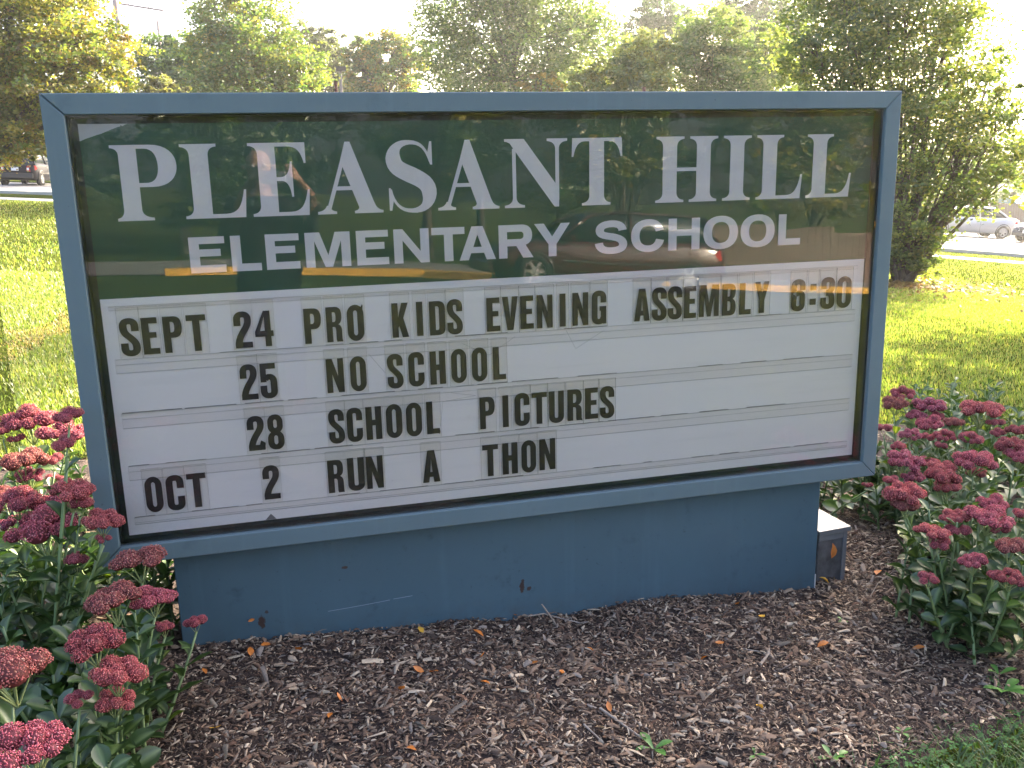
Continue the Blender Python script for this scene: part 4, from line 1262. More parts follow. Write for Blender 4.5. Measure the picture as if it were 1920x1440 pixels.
for n, box in ((46000, (-3.5, 6.5, 1.2, 6)), (40000, (-5, 13, 6, 14)), (20000, (-9, 1.5, 14, 30)), (20000, (9, 22, 10, 21))):
    x, y = cand(n, *box); gx.append(x); gy.append(y)
# denser where the two strips of lawn show beside the sign
for n, (pa, pb), (d0, d1) in ((34000, (-40, 240), (4.2, 11)), (44000, (1600, 1990), (5.2, 14))):
    d = r.uniform(d0 ** 1.3, d1 ** 1.3, n) ** (1 / 1.3); px = r.uniform(pa, pb, n)
    q = np.array([tuple(ray(a, 300)) for a in (pa, pb)])
    t = (px - pa) / (pb - pa); v = q[0][None] * (1 - t)[:, None] + q[1][None] * t[:, None]
    x = CAM.x + v[:, 0] * d; y = CAM.y + v[:, 1] * d
    ok = ~inside(x, y, BED); gx.append(x[ok]); gy.append(y[ok])
gx = np.concatenate(gx); gy = np.concatenate(gy)
far = np.hypot(gx - CAM.x, gy - CAM.y)
hm = np.where(far > 12, .045, .034)
wa, _ = on_ground(-80, 690); wb, _ = on_ground(200, 575)      # foot-worn strip across the left lawn
wd_ = np.array((wb.x - wa.x, wb.y - wa.y)); wl = np.linalg.norm(wd_); wd_ /= wl
wn_ = np.abs((gx - wa.x) * -wd_[1] + (gy - wa.y) * wd_[0]) + (vnoise(gx * 3, gy * 3) - .5) * .5
WORN = (wn_ < .22) & ((gx - wa.x) * wd_[0] + (gy - wa.y) * wd_[1] > -1) & (gx < 1) & (r.random(len(gx)) < .8)
hm = np.where(WORN, .018, hm)
add('grass', blades('grass', gx, gy, hm, np.where(far > 12, .006, .0028), 5, GP, worn=WORN), kind='stuff')
# rough grass and clover at the lower right corner
x, y = cand(110000, 1.2, 3.8, -1.5, .1)
ok = (y < -.40 + (x - 2.5) * .2) & (y < -.55 + (x > 2.7) * 1.0) & (edge_dist(x, y, BED) > -1)
edge = edge_dist(x, y, BED); dens = np.clip(edge / .22, .12, 1)
ok &= r.random(len(x)) < dens
add('near_grass', blades('near_grass', x[ok], y[ok], .040, .0024, 6, [(.04, .09, .02), (.055, .115, .025), (.075, .14, .035), (.03, .07, .016)], lean=1.1), kind='stuff')
# clover leaflets
cloverm = leafmat('clover_leaf', .3, .012, 1.2)
nC = 4200
cx = r.uniform(1.3, 3.4, nC * 3); cy = r.uniform(-1.5, -.3, nC * 3)
ok = ~inside(cx, cy, BED); cx, cy = cx[ok][:nC], cy[ok][:nC]
nC = len(cx); V = []; F = []; C = []
for k in range(nC):
    z0 = g(cx[k], cy[k]); hh = rs.uniform(.012, .045); s = rs.uniform(.004, .010); a0 = rs.uniform(0, 6.28); tl = rs.uniform(-.3, .3)
    col = np.array((.045, .11, .032)) * rs.uniform(.6, 1.9)
    for j in range(3):
        a = a0 + j * 2.094; b = len(V)
        ca, sa = math.cos(a), math.sin(a)
        for u, v, w in ((0, 0, 0), (.7, -.5, .1), (1.3, 0, .05 + tl), (.7, .5, .1)):
            V.append((cx[k] + s * (u * ca - v * sa), cy[k] + s * (u * sa + v * ca), z0 + hh + w * s)); C.append(col)
        F.append((b, b + 1, b + 2, b + 3))
add('clover', make_mesh('clover', V, np.array(F), cloverm, tint=np.array(C)), kind='stuff')
# ------------------------------------------------------------------ trees
crownm = leafmat('tree_leaf', .52, .06, 1.6, (1.0, 1.08, .55), .5)
barkm = pbr('bark', (.075, .058, .045), .9, col2=(.13, .105, .085), scale=9, bump=.02, bscale=14)
GREEN = [(.075, .125, .026), (.10, .155, .034), (.055, .10, .022), (.13, .18, .04)]
DKGREEN = [(.042, .075, .028), (.060, .10, .036), (.034, .062, .026)]
PALE = [(.12, .155, .055), (.17, .195, .08), (.09, .125, .042), (.23, .24, .11)]
MAPLE = [(.19, .19, .03), (.12, .155, .027), (.18, .18, .03), (.09, .125, .022), (.30, .25, .04), (.20, .13, .035)]
YELG = [(.12, .13, .022), (.19, .17, .03), (.08, .10, .02), (.30, .20, .035)]

def crown_mesh(lobes, n, leaf, pal, seed, clump=.16, shell=.50, droop=0.0, vgain=.35):
    """leaves gathered in sprays through the outer part of each lobe; every leaf a bent pair of triangles"""
    r = np.random.default_rng(seed)
    A = np.array([l[3] ** 2 for l in lobes]); A = A / A.sum()
    P = []; K = []
    for (x, y, z, R), a in zip(lobes, A):
        m = int(n * a); nc = max(6, int(m / 70))
        d = r.normal(0, 1, (nc, 3)); d /= np.linalg.norm(d, axis=1)[:, None]
        rad = R * (shell + (1.06 - shell) * r.random(nc) ** .6)
        rad = rad * (1 + .22 * np.sin(d[:, 0] * 5 + x * 3) * np.sin(d[:, 2] * 6 + z * 2) + .10 * np.sin(d[:, 1] * 11 + y))
        c = np.array((x, y, z)) + d * rad[:, None] * np.array((1, 1, .88))
        idx = r.integers(0, nc, m)
        sc = R * clump * r.uniform(.6, 1.4, nc)
        off = r.normal(0, 1, (m, 3)) * np.array((1, 1, .55))
        p = c[idx] + off * sc[idx][:, None] + d[idx] * np.abs(r.normal(0, .5, m))[:, None] * sc[idx][:, None]
        if droop: p[:, 2] -= np.abs(r.normal(0, droop, m))
        P.append(p); K.append(r.uniform(1 - vgain, 1 + vgain, nc)[idx] * 1.0 + 1j * (r.integers(0, len(pal), nc)[idx]))
    P = np.concatenate(P); K = np.concatenate(K); n = len(P)
    q = r.normal(0, 1, (n, 3)); q[:, 2] *= .5; q /= np.linalg.norm(q, axis=1)[:, None]
    w = np.cross(q, r.normal(0, 1, (n, 3))); w /= np.linalg.norm(w, axis=1)[:, None]
    up = np.cross(q, w)
    L = (leaf * r.uniform(.6, 1.25, n))[:, None]
    V = np.stack([P - q * L * .5, P + w * L * .30 + up * L * .10, P + q * L * .5, P - w * L * .30 + up * L * .10], 1).reshape(-1, 3)
    b = (np.arange(n) * 4)[:, None, None]
    F = (b + np.array([[0, 1, 2], [0, 2, 3]])[None]).reshape(-1, 3)
    pal = np.array(pal)
    own = r.integers(0, len(pal), n); ki = np.where(r.random(n) < .62, K.imag.astype(int), own)
    C = pal[ki] * (K.real * r.uniform(.8, 1.2, n))[:, None]
    return make_mesh('crown', V, F, crownm, tint=np.repeat(C, 4, 0))

def tree(name, lab, d, lobes, tpx, pal, n, leaf, seed, stems=1, cat='tree', tr=.16, group=None, base=None, depth_mul=.7, **kw):
    """lobes are (px, py, radius px) of foliage masses seen in the photograph, set at distance d"""
    r = random.Random(seed)
    L = []
    for (px, py, rp) in lobes:
        R = rp * d / F_PX
        for k in range(2):
            dd = d + r.uniform(-.3, .3) * R + (k * 2 - 1) * R * depth_mul * .6
            p = at_depth(px, py, d) + FWD * 0
            hv = Vector((FWD.x, FWD.y, 0)).normalized() * (dd - d)
            p = p + hv
            L.append((p.x, p.y, p.z, R * r.uniform(.85, 1.05)))
    if base is None:
        b = at_depth(tpx, 300, d); b = Vector((b.x, b.y, 0))
    else:
        b = Vector((base[0], base[1], 0))
    b.z = g(b.x, b.y) - .05
    grow(name, lab, b, L, pal, n, leaf, seed, stems, cat, tr, group, **kw)

def grow(name, lab, b, L, pal, n, leaf, seed, stems=1, cat='tree', tr=.16, group=None, **kw):
    r = random.Random(seed + 1000)
    t = empty(name, b, lab, cat, group)
    LL = [(x - b.x, y - b.y, z - b.z, R) for x, y, z, R in L]
    me = crown_mesh(LL, n, leaf, pal, seed, **kw)
    add('crown', me, t)
    zlow = min(l[2] - l[3] for l in LL)
    mb = MB()
    if stems == 1:
        cx = sum(l[0] for l in LL) / len(LL); cy = sum(l[1] for l in LL) / len(LL); ztop = max(l[2] for l in LL)
        fork = max(.6, min(zlow + .5, ztop * .5))
        pts = [Vector((0, 0, -.1)), Vector((.03, .02, fork * .5)), Vector((cx * .1, cy * .1, fork)), Vector((cx * .5, cy * .5, (fork + ztop) / 2)), Vector((cx * .9, cy * .9, ztop))]
        mb.tube(pts, [tr * 1.25, tr, tr * .8, tr * .5, tr * .12], 8)
        roots = [(pts[2], .55), (pts[2].lerp(pts[3], .5), .4), (pts[3], .3)]
    else:
        roots = [(Vector((0, 0, 0)), 1.0)]
    mb.build('trunk', barkm, t, True)
    for i, (x, y, z, R) in enumerate(LL):
        p0, k = r.choice(roots)
        p1 = Vector((x, y, z + R * .3))
        mid = p0.lerp(p1, .5) + Vector((r.uniform(-.1, .1), r.uniform(-.1, .1), r.uniform(-.05, .15))) * (p1 - p0).length
        mb = MB()
        q0 = Vector((r.uniform(-.12, .12), r.uniform(-.12, .12), 0)) if stems > 1 else Vector()
        pts = [(p0 + q0) * (1 - s) ** 2 + mid * 2 * s * (1 - s) + p1 * s * s for s in (0, .2, .4, .6, .8, 1)]
        mb.tube(pts, [tr * k * .75 * (1 - .85 * s) for s in (0, .2, .4, .6, .8, 1)], 6)
        for j in range(4):      # side shoots
            s0 = pts[r.randint(2, 4)]; e = Vector((x, y, z)) + Vector((r.uniform(-1, 1), r.uniform(-1, 1), r.uniform(-.4, 1))) * R * .8
            mb.tube([s0, s0.lerp(e, .5) + Vector((0, 0, .05 * R)), e], [tr * .16 * k + .006, tr * .1 * k + .004, .003], 4)
        mb.build('branch', barkm, t, True)
    return t

tree('maple_tree', 'maple tree turning yellow and orange at the far left, its branches over the dark car', 24, [(20, 60, 95), (120, 40, 80), (200, 90, 62), (60, 160, 95), (150, 150, 80), (215, 140, 45), (10, 240, 75), (80, 235, 60), (-90, 80, 120), (-90, 230, 110), (180, 200, 40), (60, 285, 28), (100, -30, 80), (0, -40, 80)],
     -40, MAPLE, 66000, .12, 1, tr=.2)
tree('maple_tree', 'rounded green and gold maple tree left of centre behind the sign', 38, [(420, 40, 60), (480, 70, 70), (540, 110, 62), (400, 110, 60), (470, 140, 80), (560, 160, 50), (450, 200, 90), (440, -5, 30)], 470, YELG[:3] + GREEN, 42000, .165, 2)
tree('deciduous_tree', 'smaller dark green tree between the utility pole and the round maple', 45, [(300, 110, 40), (340, 95, 32), (350, 150, 55), (290, 160, 42), (375, 130, 40), (310, 200, 50)], 320, DKGREEN + GREEN[:2], 20000, .18, 3)
tree('deciduous_tree', 'hazy olive tree showing behind the right edge of the round maple', 60, [(585, 80, 32), (610, 110, 36), (615, 80, 26), (640, 110, 22), (560, 70, 26), (640, 150, 30), (600, 150, 45)], 600, [(.09, .10, .05), (.07, .085, .04)], 17000, .22, 4)
tree('locust_tree', 'yellow-topped small tree right of the lamp post', 55, [(700, 110, 34), (740, 100, 36), (690, 160, 40), (770, 130, 36), (740, 165, 45), (655, 160, 28), (700, 150, 40), (660, 130, 24), (780, 100, 30), (700, 88, 28), (745, 84, 26), (665, 105, 24)], 730, YELG + GREEN, 24000, .2, 5)
tree('locust_tree', 'tall airy light green tree rising above the middle of the sign', 36, [(850, 20, 70), (930, 10, 80), (1010, 0, 75), (1090, 20, 62), (830, 90, 55), (900, 110, 70), (990, 90, 80), (1080, 90, 70), (1130, 60, 40), (860, 160, 60), (960, 170, 80), (1060, 160, 70), (900, -70, 80), (1010, -80, 90)],
     960, PALE + GREEN, 60000, .15, 6, droop=.3, shell=.3, clump=.2)
tree('spruce_tree', 'dark blue-green tree against the sky right of the tall light tree', 62, [(1240, 20, 42), (1200, 50, 34), (1275, 50, 36), (1240, 80, 50), (1190, 110, 40), (1240, -10, 22)], 1235, DKGREEN, 22000, .2, 7)
tree('willow_shrub', 'yellow-green shrub of upright wands above the sign right of centre', 27, [(1190, 120, 48), (1140, 150, 44), (1230, 110, 34), (1090, 150, 30), (1200, 170, 50), (1240, 80, 12), (1215, 72, 10), (1180, 84, 12)], 1180, PALE + YELG[:2], 24000, .11, 8, stems=5, cat='shrub', tr=.05)
tree('willow_shrub', 'broad pale green tree-like shrub right of the wand-like shrub', 28, [(1330, 90, 62), (1290, 130, 52), (1380, 120, 52), (1440, 100, 46), (1440, 60, 24), (1360, 45, 26), (1470, 150, 44), (1300, 75, 30), (1380, 170, 70)], 1370, PALE + GREEN[:2], 42000, .115, 9, stems=5, cat='shrub', tr=.06)
tree('deciduous_tree', 'dark tree in the sky gap behind the pale shrub', 60, [(1400, 40, 40), (1450, 30, 46), (1370, 20, 26), (1500, 30, 46), (1420, -20, 34), (1470, 90, 40)], 1440, DKGREEN + GREEN[:1], 22000, .2, 10)
tree('deciduous_tree', 'small amber-leaved tree peeping just over the sign frame near its middle', 34, [(1005, 158, 22), (1035, 152, 16), (985, 168, 16), (1045, 170, 14), (1010, 190, 28)], 1010, [(.30, .20, .04), (.20, .16, .03), (.16, .15, .03)], 3600, .13, 11)
tree('crabapple_tree', 'large spreading many-stemmed tree on the lawn just right of the sign', 16, [(1560, 60, 110), (1670, 20, 120), (1770, 60, 90), (1600, 180, 120), (1700, 150, 120), (1790, 190, 85), (1850, 260, 78), (1660, 290, 115), (1760, 310, 100), (1830, 325, 52), (1700, 400, 90), (1755, 418, 34),
     (1912, 310, 46), (1712, 470, 46), (1690, 440, 62), (1740, 500, 24), (1660, 490, 50), (1500, 100, 60), (1840, 130, 44), (1880, 190, 36), (1640, -90, 120), (1760, -60, 90), (1550, -60, 90), (1640, 450, 70)],
     1690, [(.080, .115, .030), (.11, .145, .036), (.065, .095, .026), (.14, .17, .04), (.19, .19, .045)], 88000, .078, 12, stems=7, tr=.06, base=(11.04, 11.13), vgain=.4, shell=.35, clump=.17)
tree('shrub', 'tuft of ornamental grass-like shrub above the frame beside the utility pole', 30, [(300, 165, 22), (265, 168, 16), (335, 175, 20)], 300, [(.12, .13, .05), (.16, .15, .06)], 3000, .12, 13, stems=4, cat='shrub', tr=.03)
tree('hedge', 'dark hedge behind the black car at the far left', 56, [(-30, 290, 40), (20, 300, 34), (70, 290, 36), (120, 290, 40), (-90, 290, 44), (170, 290, 44), (230, 290, 44), (-160, 280, 50)], 40, DKGREEN, 15000, .2, 14, stems=5, cat='hedge', tr=.08)
tree('deciduous_tree', 'tree above the brown fence at the right edge', 58, [(1880, 330, 50), (1820, 310, 50), (1960, 320, 60), (1760, 310, 50), (1700, 300, 50)], 1830, DKGREEN + GREEN[:2], 12000, .2, 15)
tree('deciduous_tree', 'distant tree filling the gap under the left maple', 66, [(40, 220, 60), (130, 220, 60), (220, 220, 60), (-60, 220, 60)], 100, DKGREEN, 8000, .24, 16)
tree('hedge', 'long dark hedgerow beyond the road, filling in under the trees behind the sign', 66, [(x, 215 + (x * 7 % 23), 52) for x in range(230, 1560, 66)], 900, DKGREEN + GREEN[:2], 34000, .26, 18, stems=5, cat='hedge', tr=.08)
# the tree that shades the bed stands out of view to the right; twigs of it reach the top right corner
grow('maple_tree', 'maple just outside the right edge whose shade lies over the flower bed', Vector((11.9, 6.2, g(11.9, 6.2))), [(11.4, 5.7, 3.5, 1.7), (12.6, 6.6, 4.2, 1.8), (10.6, 4.7, 3.2, 1.5), (12.0, 5.2, 5.2, 1.6), (10.4, 5.6, 4.6, 1.4), (10.6, 4.2, 4.4, 1.3), (12.6, 5.0, 2.6, 1.5), (11.0, 4.2, 2.0, 1.2), (11.6, 6.7, 1.4, 1.4), (10.9, 5.6, 1.0, 1.2), (12.3, 7.1, 2.2, 1.4)],
     MAPLE[:4] + GREEN, 36000, .15, 17)
# trees behind the viewer, mirrored in the pane
for i, (x, y, h, pal, lab) in enumerate(((-16, -34, 8, GREEN, 'green tree behind the viewer at the far left of the street'), (-8, -31, 9, DKGREEN, 'dark tree across the street mirrored left in the pane'), (-2.5, -34, 8, GREEN, 'tree across the street mirrored beside the pale sky gap'),
        (6.5, -33, 12, GREEN + YELG[:2], 'tall tree across the street mirrored in the middle of the pane'), (14, -32, 10, YELG + GREEN, 'yellowing tree across the street mirrored at right'), (22, -31, 10, MAPLE, 'orange-yellow tree across the street mirrored at the right edge'), (31, -32, 11, GREEN, 'green tree farthest right across the street'), (-26, -32, 10, GREEN, 'green tree farthest left across the street'), (0.5, -46, 9, DKGREEN, 'distant dark tree beyond the street'), (11, -44, 13, DKGREEN, 'tall distant dark tree beyond the street'))):
    r = random.Random(i + 50); z = g(x, y)
    L = [(x + r.uniform(-2.2, 2.2), y + r.uniform(-2, 2), z + h * r.uniform(.28, .85), r.uniform(1.6, 2.5)) for _ in range(9)]
    grow('street_tree', lab, Vector((x, y, z)), L, pal, 8000, .32, 60 + i, tr=.2)

# fallen brown leaves under the spreading tree
rl = np.random.default_rng(9)
nl = 2600
a = rl.uniform(0, 2 * PI, nl); d = np.abs(rl.normal(0, 1.3, nl))
lx = 10.9 + d * np.cos(a) * 1.3 - .3; ly = 10.4 + d * np.sin(a); lz = G(lx, ly) + rl.uniform(.01, .05, nl)
q = rl.normal(0, 1, (nl, 3)) * (1, 1, .3); q /= np.linalg.norm(q, axis=1)[:, None]; w_ = np.cross(q, (0.1, 0.1, 1.0)); w_ /= np.linalg.norm(w_, axis=1)[:, None]
Pc = np.stack([lx, ly, lz], 1); Ls = rl.uniform(.03, .06, nl)[:, None]
V = np.stack([Pc - q * Ls, Pc + w_ * Ls * .6, Pc + q * Ls, Pc - w_ * Ls * .6], 1).reshape(-1, 3)
F = (np.arange(nl) * 4)[:, None] + np.arange(4)[None]
add('leaf_litter', make_mesh('leaf_litter', V, F, crownm, tint=np.repeat(np.array([(.16, .09, .05), (.22, .15, .08), (.10, .06, .035)])[rl.integers(0, 3, nl)], 4, 0)), kind='stuff')

# ------------------------------------------------------------------ vehicles
tyrem = pbr('tyre_rubber', (.018, .018, .019), .8)
rimm = pbr('alloy_rim', (.50, .51, .53), .3, metal=.7)
glassd = pbr('car_glass', (.02, .027, .034), .10, spec=.45)
chrome = pbr('chrome', (.7, .7, .72), .12, metal=1)
redl = pbr('tail_lamp_red', (.45, .02, .025), .2)
whl = pbr('lamp_clear', (.62, .63, .66), .15)
platem = pbr('plate_white', (.62, .64, .68), .5)
trimm = pbr('black_trim', (.02, .02, .022), .6)
def car(name, lab, paint, loc, rz, L=4.4, Wd=1.74, Hh=1.45, hatch=False, tilt=(0, 0), trunk=.86, plate_front=False, ink='L52 784'):
    """x forward, origin on the ground under the middle"""
    c = empty(name, loc, lab, 'car')
    c.rotation_mode = 'QUATERNION'
    nrm = Vector((-tilt[0], -tilt[1], 1)).normalized()
    q = Vector((0, 0, 1)).rotation_difference(nrm) @ Quaternion((0, 0, 1), rz)
    c.rotation_quaternion = q
    h = L / 2; w = Wd / 2
    st = [(-h, .42, .80, .80), (-h + .06, .30, .92, .90), (-h + .28, .24, .98 if not hatch else .97, .97), (-h + .8, .22, 1.0, .99), (-.9, .20, .97, 1.0), (0, .20, .95, 1.0), (.75, .20, .94, 1.0), (h - 1.0, .22, .90, .99), (h - .45, .24, .82, .96), (h - .12, .30, .70, .88), (h, .42, .60, .76)]
    rings = []
    for x, zl, zb, k in st:
        ww = w * k; half = [(0, zl), (ww * .86, zl), (ww * .97, zl + .10), (ww, (zl + zb) / 2), (ww * .985, zb - .12), (ww * .93, zb - .02), (ww * .80, zb + .01), (0, zb + .035)]
        rings.append([(x, y, z) for y, z in half] + [(x, -y, z) for y, z in half[-2:0:-1]])
    mb = MB(); mb.loft([[Vector(p) for p in r] for r in rings], True, True)
    body = mb.build('body', paint, c, True)
    # greenhouse
    xr = -h + (.18 if hatch else .55); xr2 = -h + (.55 if hatch else 1.25); xf2 = .35; xf = 1.15
    gh = [(xr, .93, .93 + .02), (xr2, .93, Hh - .02), (-.35, .93, Hh), (xf2, .93, Hh - .04), (xf, .93, .95)]
    rings = []
    for x, z0, z1 in gh:
        t = (z1 - z0) / (Hh - .93); wt = w * (.86 - .20 * t)
        half = [(0, z0), (w * .87, z0), (wt + .012, z1 - .05 * t), (wt - .05, z1), (0, z1 + .015 * t)]
        rings.append([(x, y, z) for y, z in half] + [(x, -y, z) for y, z in half[-2:0:-1]])
    mb = MB(); mb.loft([[Vector(p) for p in r] for r in rings], True, True)
    mb.build('window', glassd, c, True)
    mb = MB(); rr_ = []
    for x, z in ((xr2 - .10, Hh - .035), (xr2 + .05, Hh + .004), (-.35, Hh + .02), (xf2, Hh - .02), (xf2 + .12, Hh - .085)):
        wt = w * .66
        rr_.append([(x, -wt - .03, z - .05), (x, -wt + .06, z), (x, 0, z + .02), (x, wt - .06, z), (x, wt + .03, z - .05), (x, 0, z - .04)])
    mb.loft([[Vector(p) for p in r] for r in rr_], True, True)
    mb.build('roof', paint, c, True)
    for s in (-1, 1):
        for (xa, za, xb, zb, rad) in ((xf + .02, .93, xf2 + .08, Hh - .06, .035), (-.35, .93, -.35, Hh - .04, .035), (xr - .02, .93, xr2 - .05, Hh - .05, .06 if hatch else .05)):
            ta = w * .875; tb = w * .675 + .012
            mb = MB(); mb.tube([(xa, s * ta, za), ((xa + xb) / 2, s * ((ta + tb) / 2 + .008), (za + zb) / 2 + .02), (xb, s * tb, zb)], rad, 6)
            mb.build('pillar', paint, c, True)
        for x in (h - .86, -h + .84):
            M = Matrix.Translation((x, s * (w - .115), .315)) @ Matrix.Rotation(PI / 2 * s, 4, 'X')
            M = Matrix.Translation((x, s * (w - .1), .315)) @ Matrix.Rotation(-PI / 2 * s, 4, 'X')
            mb = MB(); mb.lathe([(.385, .03), (.385, .092), (.35, .1)], 24, M); mb.lathe([(.385, .02), (.36, .02)], 24, M)
            mb.build('wheel_arch', trimm, c, True)
            wh = empty('wheel', (0, 0, 0), None, None); wh.parent = c
            mb = MB(); mb.lathe([(.2, -.1), (.29, -.1), (.315, -.07), (.318, .0), (.315, .08), (.29, .108), (.21, .112), (.2, .08)], 26, M)
            mb.build('tyre', tyrem, wh, True)
            mb = MB(); mb.lathe([(.21, .105), (.195, .095), (.19, .04)], 26, M)
            for k in range(6):
                a = k * PI / 3; ca, sa = math.cos(a), math.sin(a); p = lambda u, v, hh: M @ Vector((u * ca - v * sa, u * sa + v * ca, hh))
                mb.verts([p(.03, -.035, .10), p(.2, -.022, .098), p(.2, .022, .098), p(.03, .035, .10), p(.03, -.035, .06), p(.2, -.022, .06), p(.2, .022, .06), p(.03, .035, .06)], [(0, 1, 2, 3), (0, 4, 5, 1), (3, 2, 6, 7), (1, 5, 6, 2)])
            mb.lathe([(.0, .108), (.045, .106), (.05, .07)], 12, M)
            mb.build('rim', rimm, wh)
            mb = MB(); mb.lathe([(.0, .045), (.19, .045)], 16, M); mb.build('brake_disc', trimm, wh)
        # mirrors, handles, lamps
        mb = MB(); mb.box((.88, s * (w + .01) - .09 * (s < 0), .93), (1.0, s * (w + .01) + .09 * (s > 0), 1.05), .02); mb.build('wing_mirror', paint, c)
        mb = MB(); y0 = s * (w * .985 + .004); mb.box((-.62, min(y0, y0 + .02 * s), .80), (-.45, max(y0, y0 + .02 * s), .83)); mb.build('door_handle', chrome, c)
        mb = MB(); mb.box((-1.25, min(s * (w - .01), s * (w + .008)), .53), (1.1, max(s * (w - .01), s * (w + .008)), .57)); mb.build('side_moulding', paint if not hatch else trimm, c)
        mb = MB(); mb.verts([(-h - .012, s * w * .54, .68), (-h - .012, s * w * .74, .62), (-h + .10, s * w * .90, .62), (-h + .32, s * w * .985, .78), (-h + .2, s * w * .955, .90), (-h + .015, s * w * .70, .92), (-h - .012, s * w * .58, .86)], [(0, 1, 5, 6), (1, 2, 4, 5), (2, 3, 4)])
        o = mb.build('tail_lamp', redl, c)
        mb = MB(); mb.box((-h - .022, s * w * .63 - .045, .69), (-h - .012, s * w * .63 + .045, .80)); mb.build('reversing_lamp', whl, o)
        mb = MB(); mb.verts([(h + .012, s * w * .40, .52), (h - .03, s * w * .72, .50), (h - .30, s * w * .945, .60), (h - .34, s * w * .90, .74), (h - .10, s * w * .66, .69), (h + .0, s * w * .42, .62)], [(0, 1, 4, 5), (1, 2, 3, 4)]); mb.build('headlamp', whl, c)
        mb = MB(); mb.box((-.37, s * (w * 1.0) - .002, .25), (-.363, s * (w * 1.0) + .002, .93)); mb.build('door_seam', trimm, c)
    mb = MB(); mb.box((-h - .05, -w * .86, .33), (-h + .06, w * .86, .56), .03); mb.build('bumper', paint if not hatch else trimm, c)
    mb = MB(); mb.box((h - .06, -w * .80, .28), (h + .05, w * .80, .48), .03); mb.build('bumper', paint, c)
    mb = MB(); mb.box((h + .006, -.32, .52), (h + .03, .32, .62), .008); mb.build('grille', trimm, c)
    def plate(x, z, s):
        mb = MB(); mb.box((min(x, x + .012 * s), -.155, z), (max(x, x + .012 * s), .155, z + .15)); o = mb.build('number_plate', platem, c)
    plate(-h - .052 if hatch else -h - .03, .66, -1)
    if plate_front: plate(h + .052, .42, 1)
    mb = MB(); mb.box((-h - .03, -.18, .83), (-h - .01, .18, .845)); mb.build('boot_trim', chrome, c)
    return c
def ground_tilt(x, y):
    e = .5
    return ((g(x + e, y) - g(x - e, y)) / (2 * e), (g(x, y + e) - g(x, y - e)) / (2 * e))
blackp = pbr('black_paint', (.006, .007, .014), .5, spec=.12)
silverp = pbr('silver_paint', (.42, .43, .47), .28, metal=.35, coat=.6)
navyp = pbr('dark_grey_paint', (.03, .032, .04), .2, coat=.8)
redp = pbr('dark_red_paint', (.06, .008, .008), .2, coat=.9)
P = at_depth(62, 346, 44.2); P.z = g(P.x, P.y) + .03
car('parked_car', 'black car seen from behind on the road at the far left', blackp, P, math.radians(84), 4.3, 1.72, 1.47, True, ground_tilt(P.x, P.y))
P = at_depth(1803, 446, 46); P.z = g(P.x, P.y) + .03
car('parked_car', 'silver four-door car side-on at the right, partly behind the tree', silverp, P, math.radians(167), 4.8, 1.78, 1.44, False, ground_tilt(P.x, P.y))
P = at_depth(1978, 464, 42.5); P.z = g(P.x, P.y) + .03
car('parked_car', 'dark car with bright bonnet cut off by the right edge', navyp, P, math.radians(192), 4.4, 1.75, 1.42, False, ground_tilt(P.x, P.y), plate_front=True)
car('parked_car', 'dark red car at the kerb behind the viewer, mirrored right of centre', redp, Vector((7.0, -15.4, g(7.0, -15.4) + .02)), math.radians(178), 5.0, 1.85, 1.55, True, ground_tilt(7.0, -15.4))

# ------------------------------------------------------------------ fence, poles, lamp
def fence(lab, pa, pb, da, db, hgt, mat, npan, plank=.14):
    A = at_depth(pa, 400, da); B = at_depth(pb, 400, db)
    f = empty('board_fence', (A.x, A.y, g(A.x, A.y)), lab, 'fence')
    Ld = math.hypot(B.x - A.x, B.y - A.y); dx, dy = (B.x - A.x) / Ld, (B.y - A.y) / Ld
    for k in range(npan):
        s0 = Ld * k / npan; s1 = Ld * (k + 1) / npan
        zt = g(A.x + dx * (s0 + s1) / 2, A.y + dy * (s0 + s1) / 2) + hgt
        mb = MB(); s = s0 + .07; rr2 = random.Random(k)
        while s < s1 - .1:
            e = min(s + plank - .008, s1 - .06); o = rr2.uniform(0, .012)
            x, y, X, Y = A.x + dx * s, A.y + dy * s, A.x + dx * e, A.y + dy * e
            nx, ny = -dy, dx; z0 = min(g(x, y), g(X, Y)) + .02; z1 = zt + rr2.uniform(-.012, .012)
            mb.verts([(x + nx * o - A.x, y + ny * o - A.y, z0 - f.location.z), (X + nx * o - A.x, Y + ny * o - A.y, z0 - f.location.z), (X + nx * (o + .02) - A.x, Y + ny * (o + .02) - A.y, z0 - f.location.z), (x + nx * (o + .02) - A.x, y + ny * (o + .02) - A.y, z0 - f.location.z),
                      (x + nx * o - A.x, y + ny * o - A.y, z1 - f.location.z), (X + nx * o - A.x, Y + ny * o - A.y, z1 - f.location.z), (X + nx * (o + .02) - A.x, Y + ny * (o + .02) - A.y, z1 - f.location.z), (x + nx * (o + .02) - A.x, y + ny * (o + .02) - A.y, z1 - f.location.z)],
                     [(0, 3, 2, 1), (4, 5, 6, 7), (0, 1, 5, 4), (1, 2, 6, 5), (2, 3, 7, 6), (3, 0, 4, 7)])
            s += plank
        o = mb.build('fence_boards', mat, f); o['kind'] = 'stuff'
        x, y = A.x + dx * s0, A.y + dy * s0
        mb = MB(); mb.box((x - A.x - .06, y - A.y - .08, g(x, y) - f.location.z - .2), (x - A.x + .06, y - A.y + .04, zt + .06 - f.location.z), .008); mb.build('post', mat, f)
brownf = pbr('brown_fence_boards', (.15, .105, .085), .85, col2=(.20, .15, .12), scale=1.5, bump=.004, bscale=30)
fence('brown board fence behind the cars at the right', 1480, 2300, 57, 52, 1.85, brownf, 10)
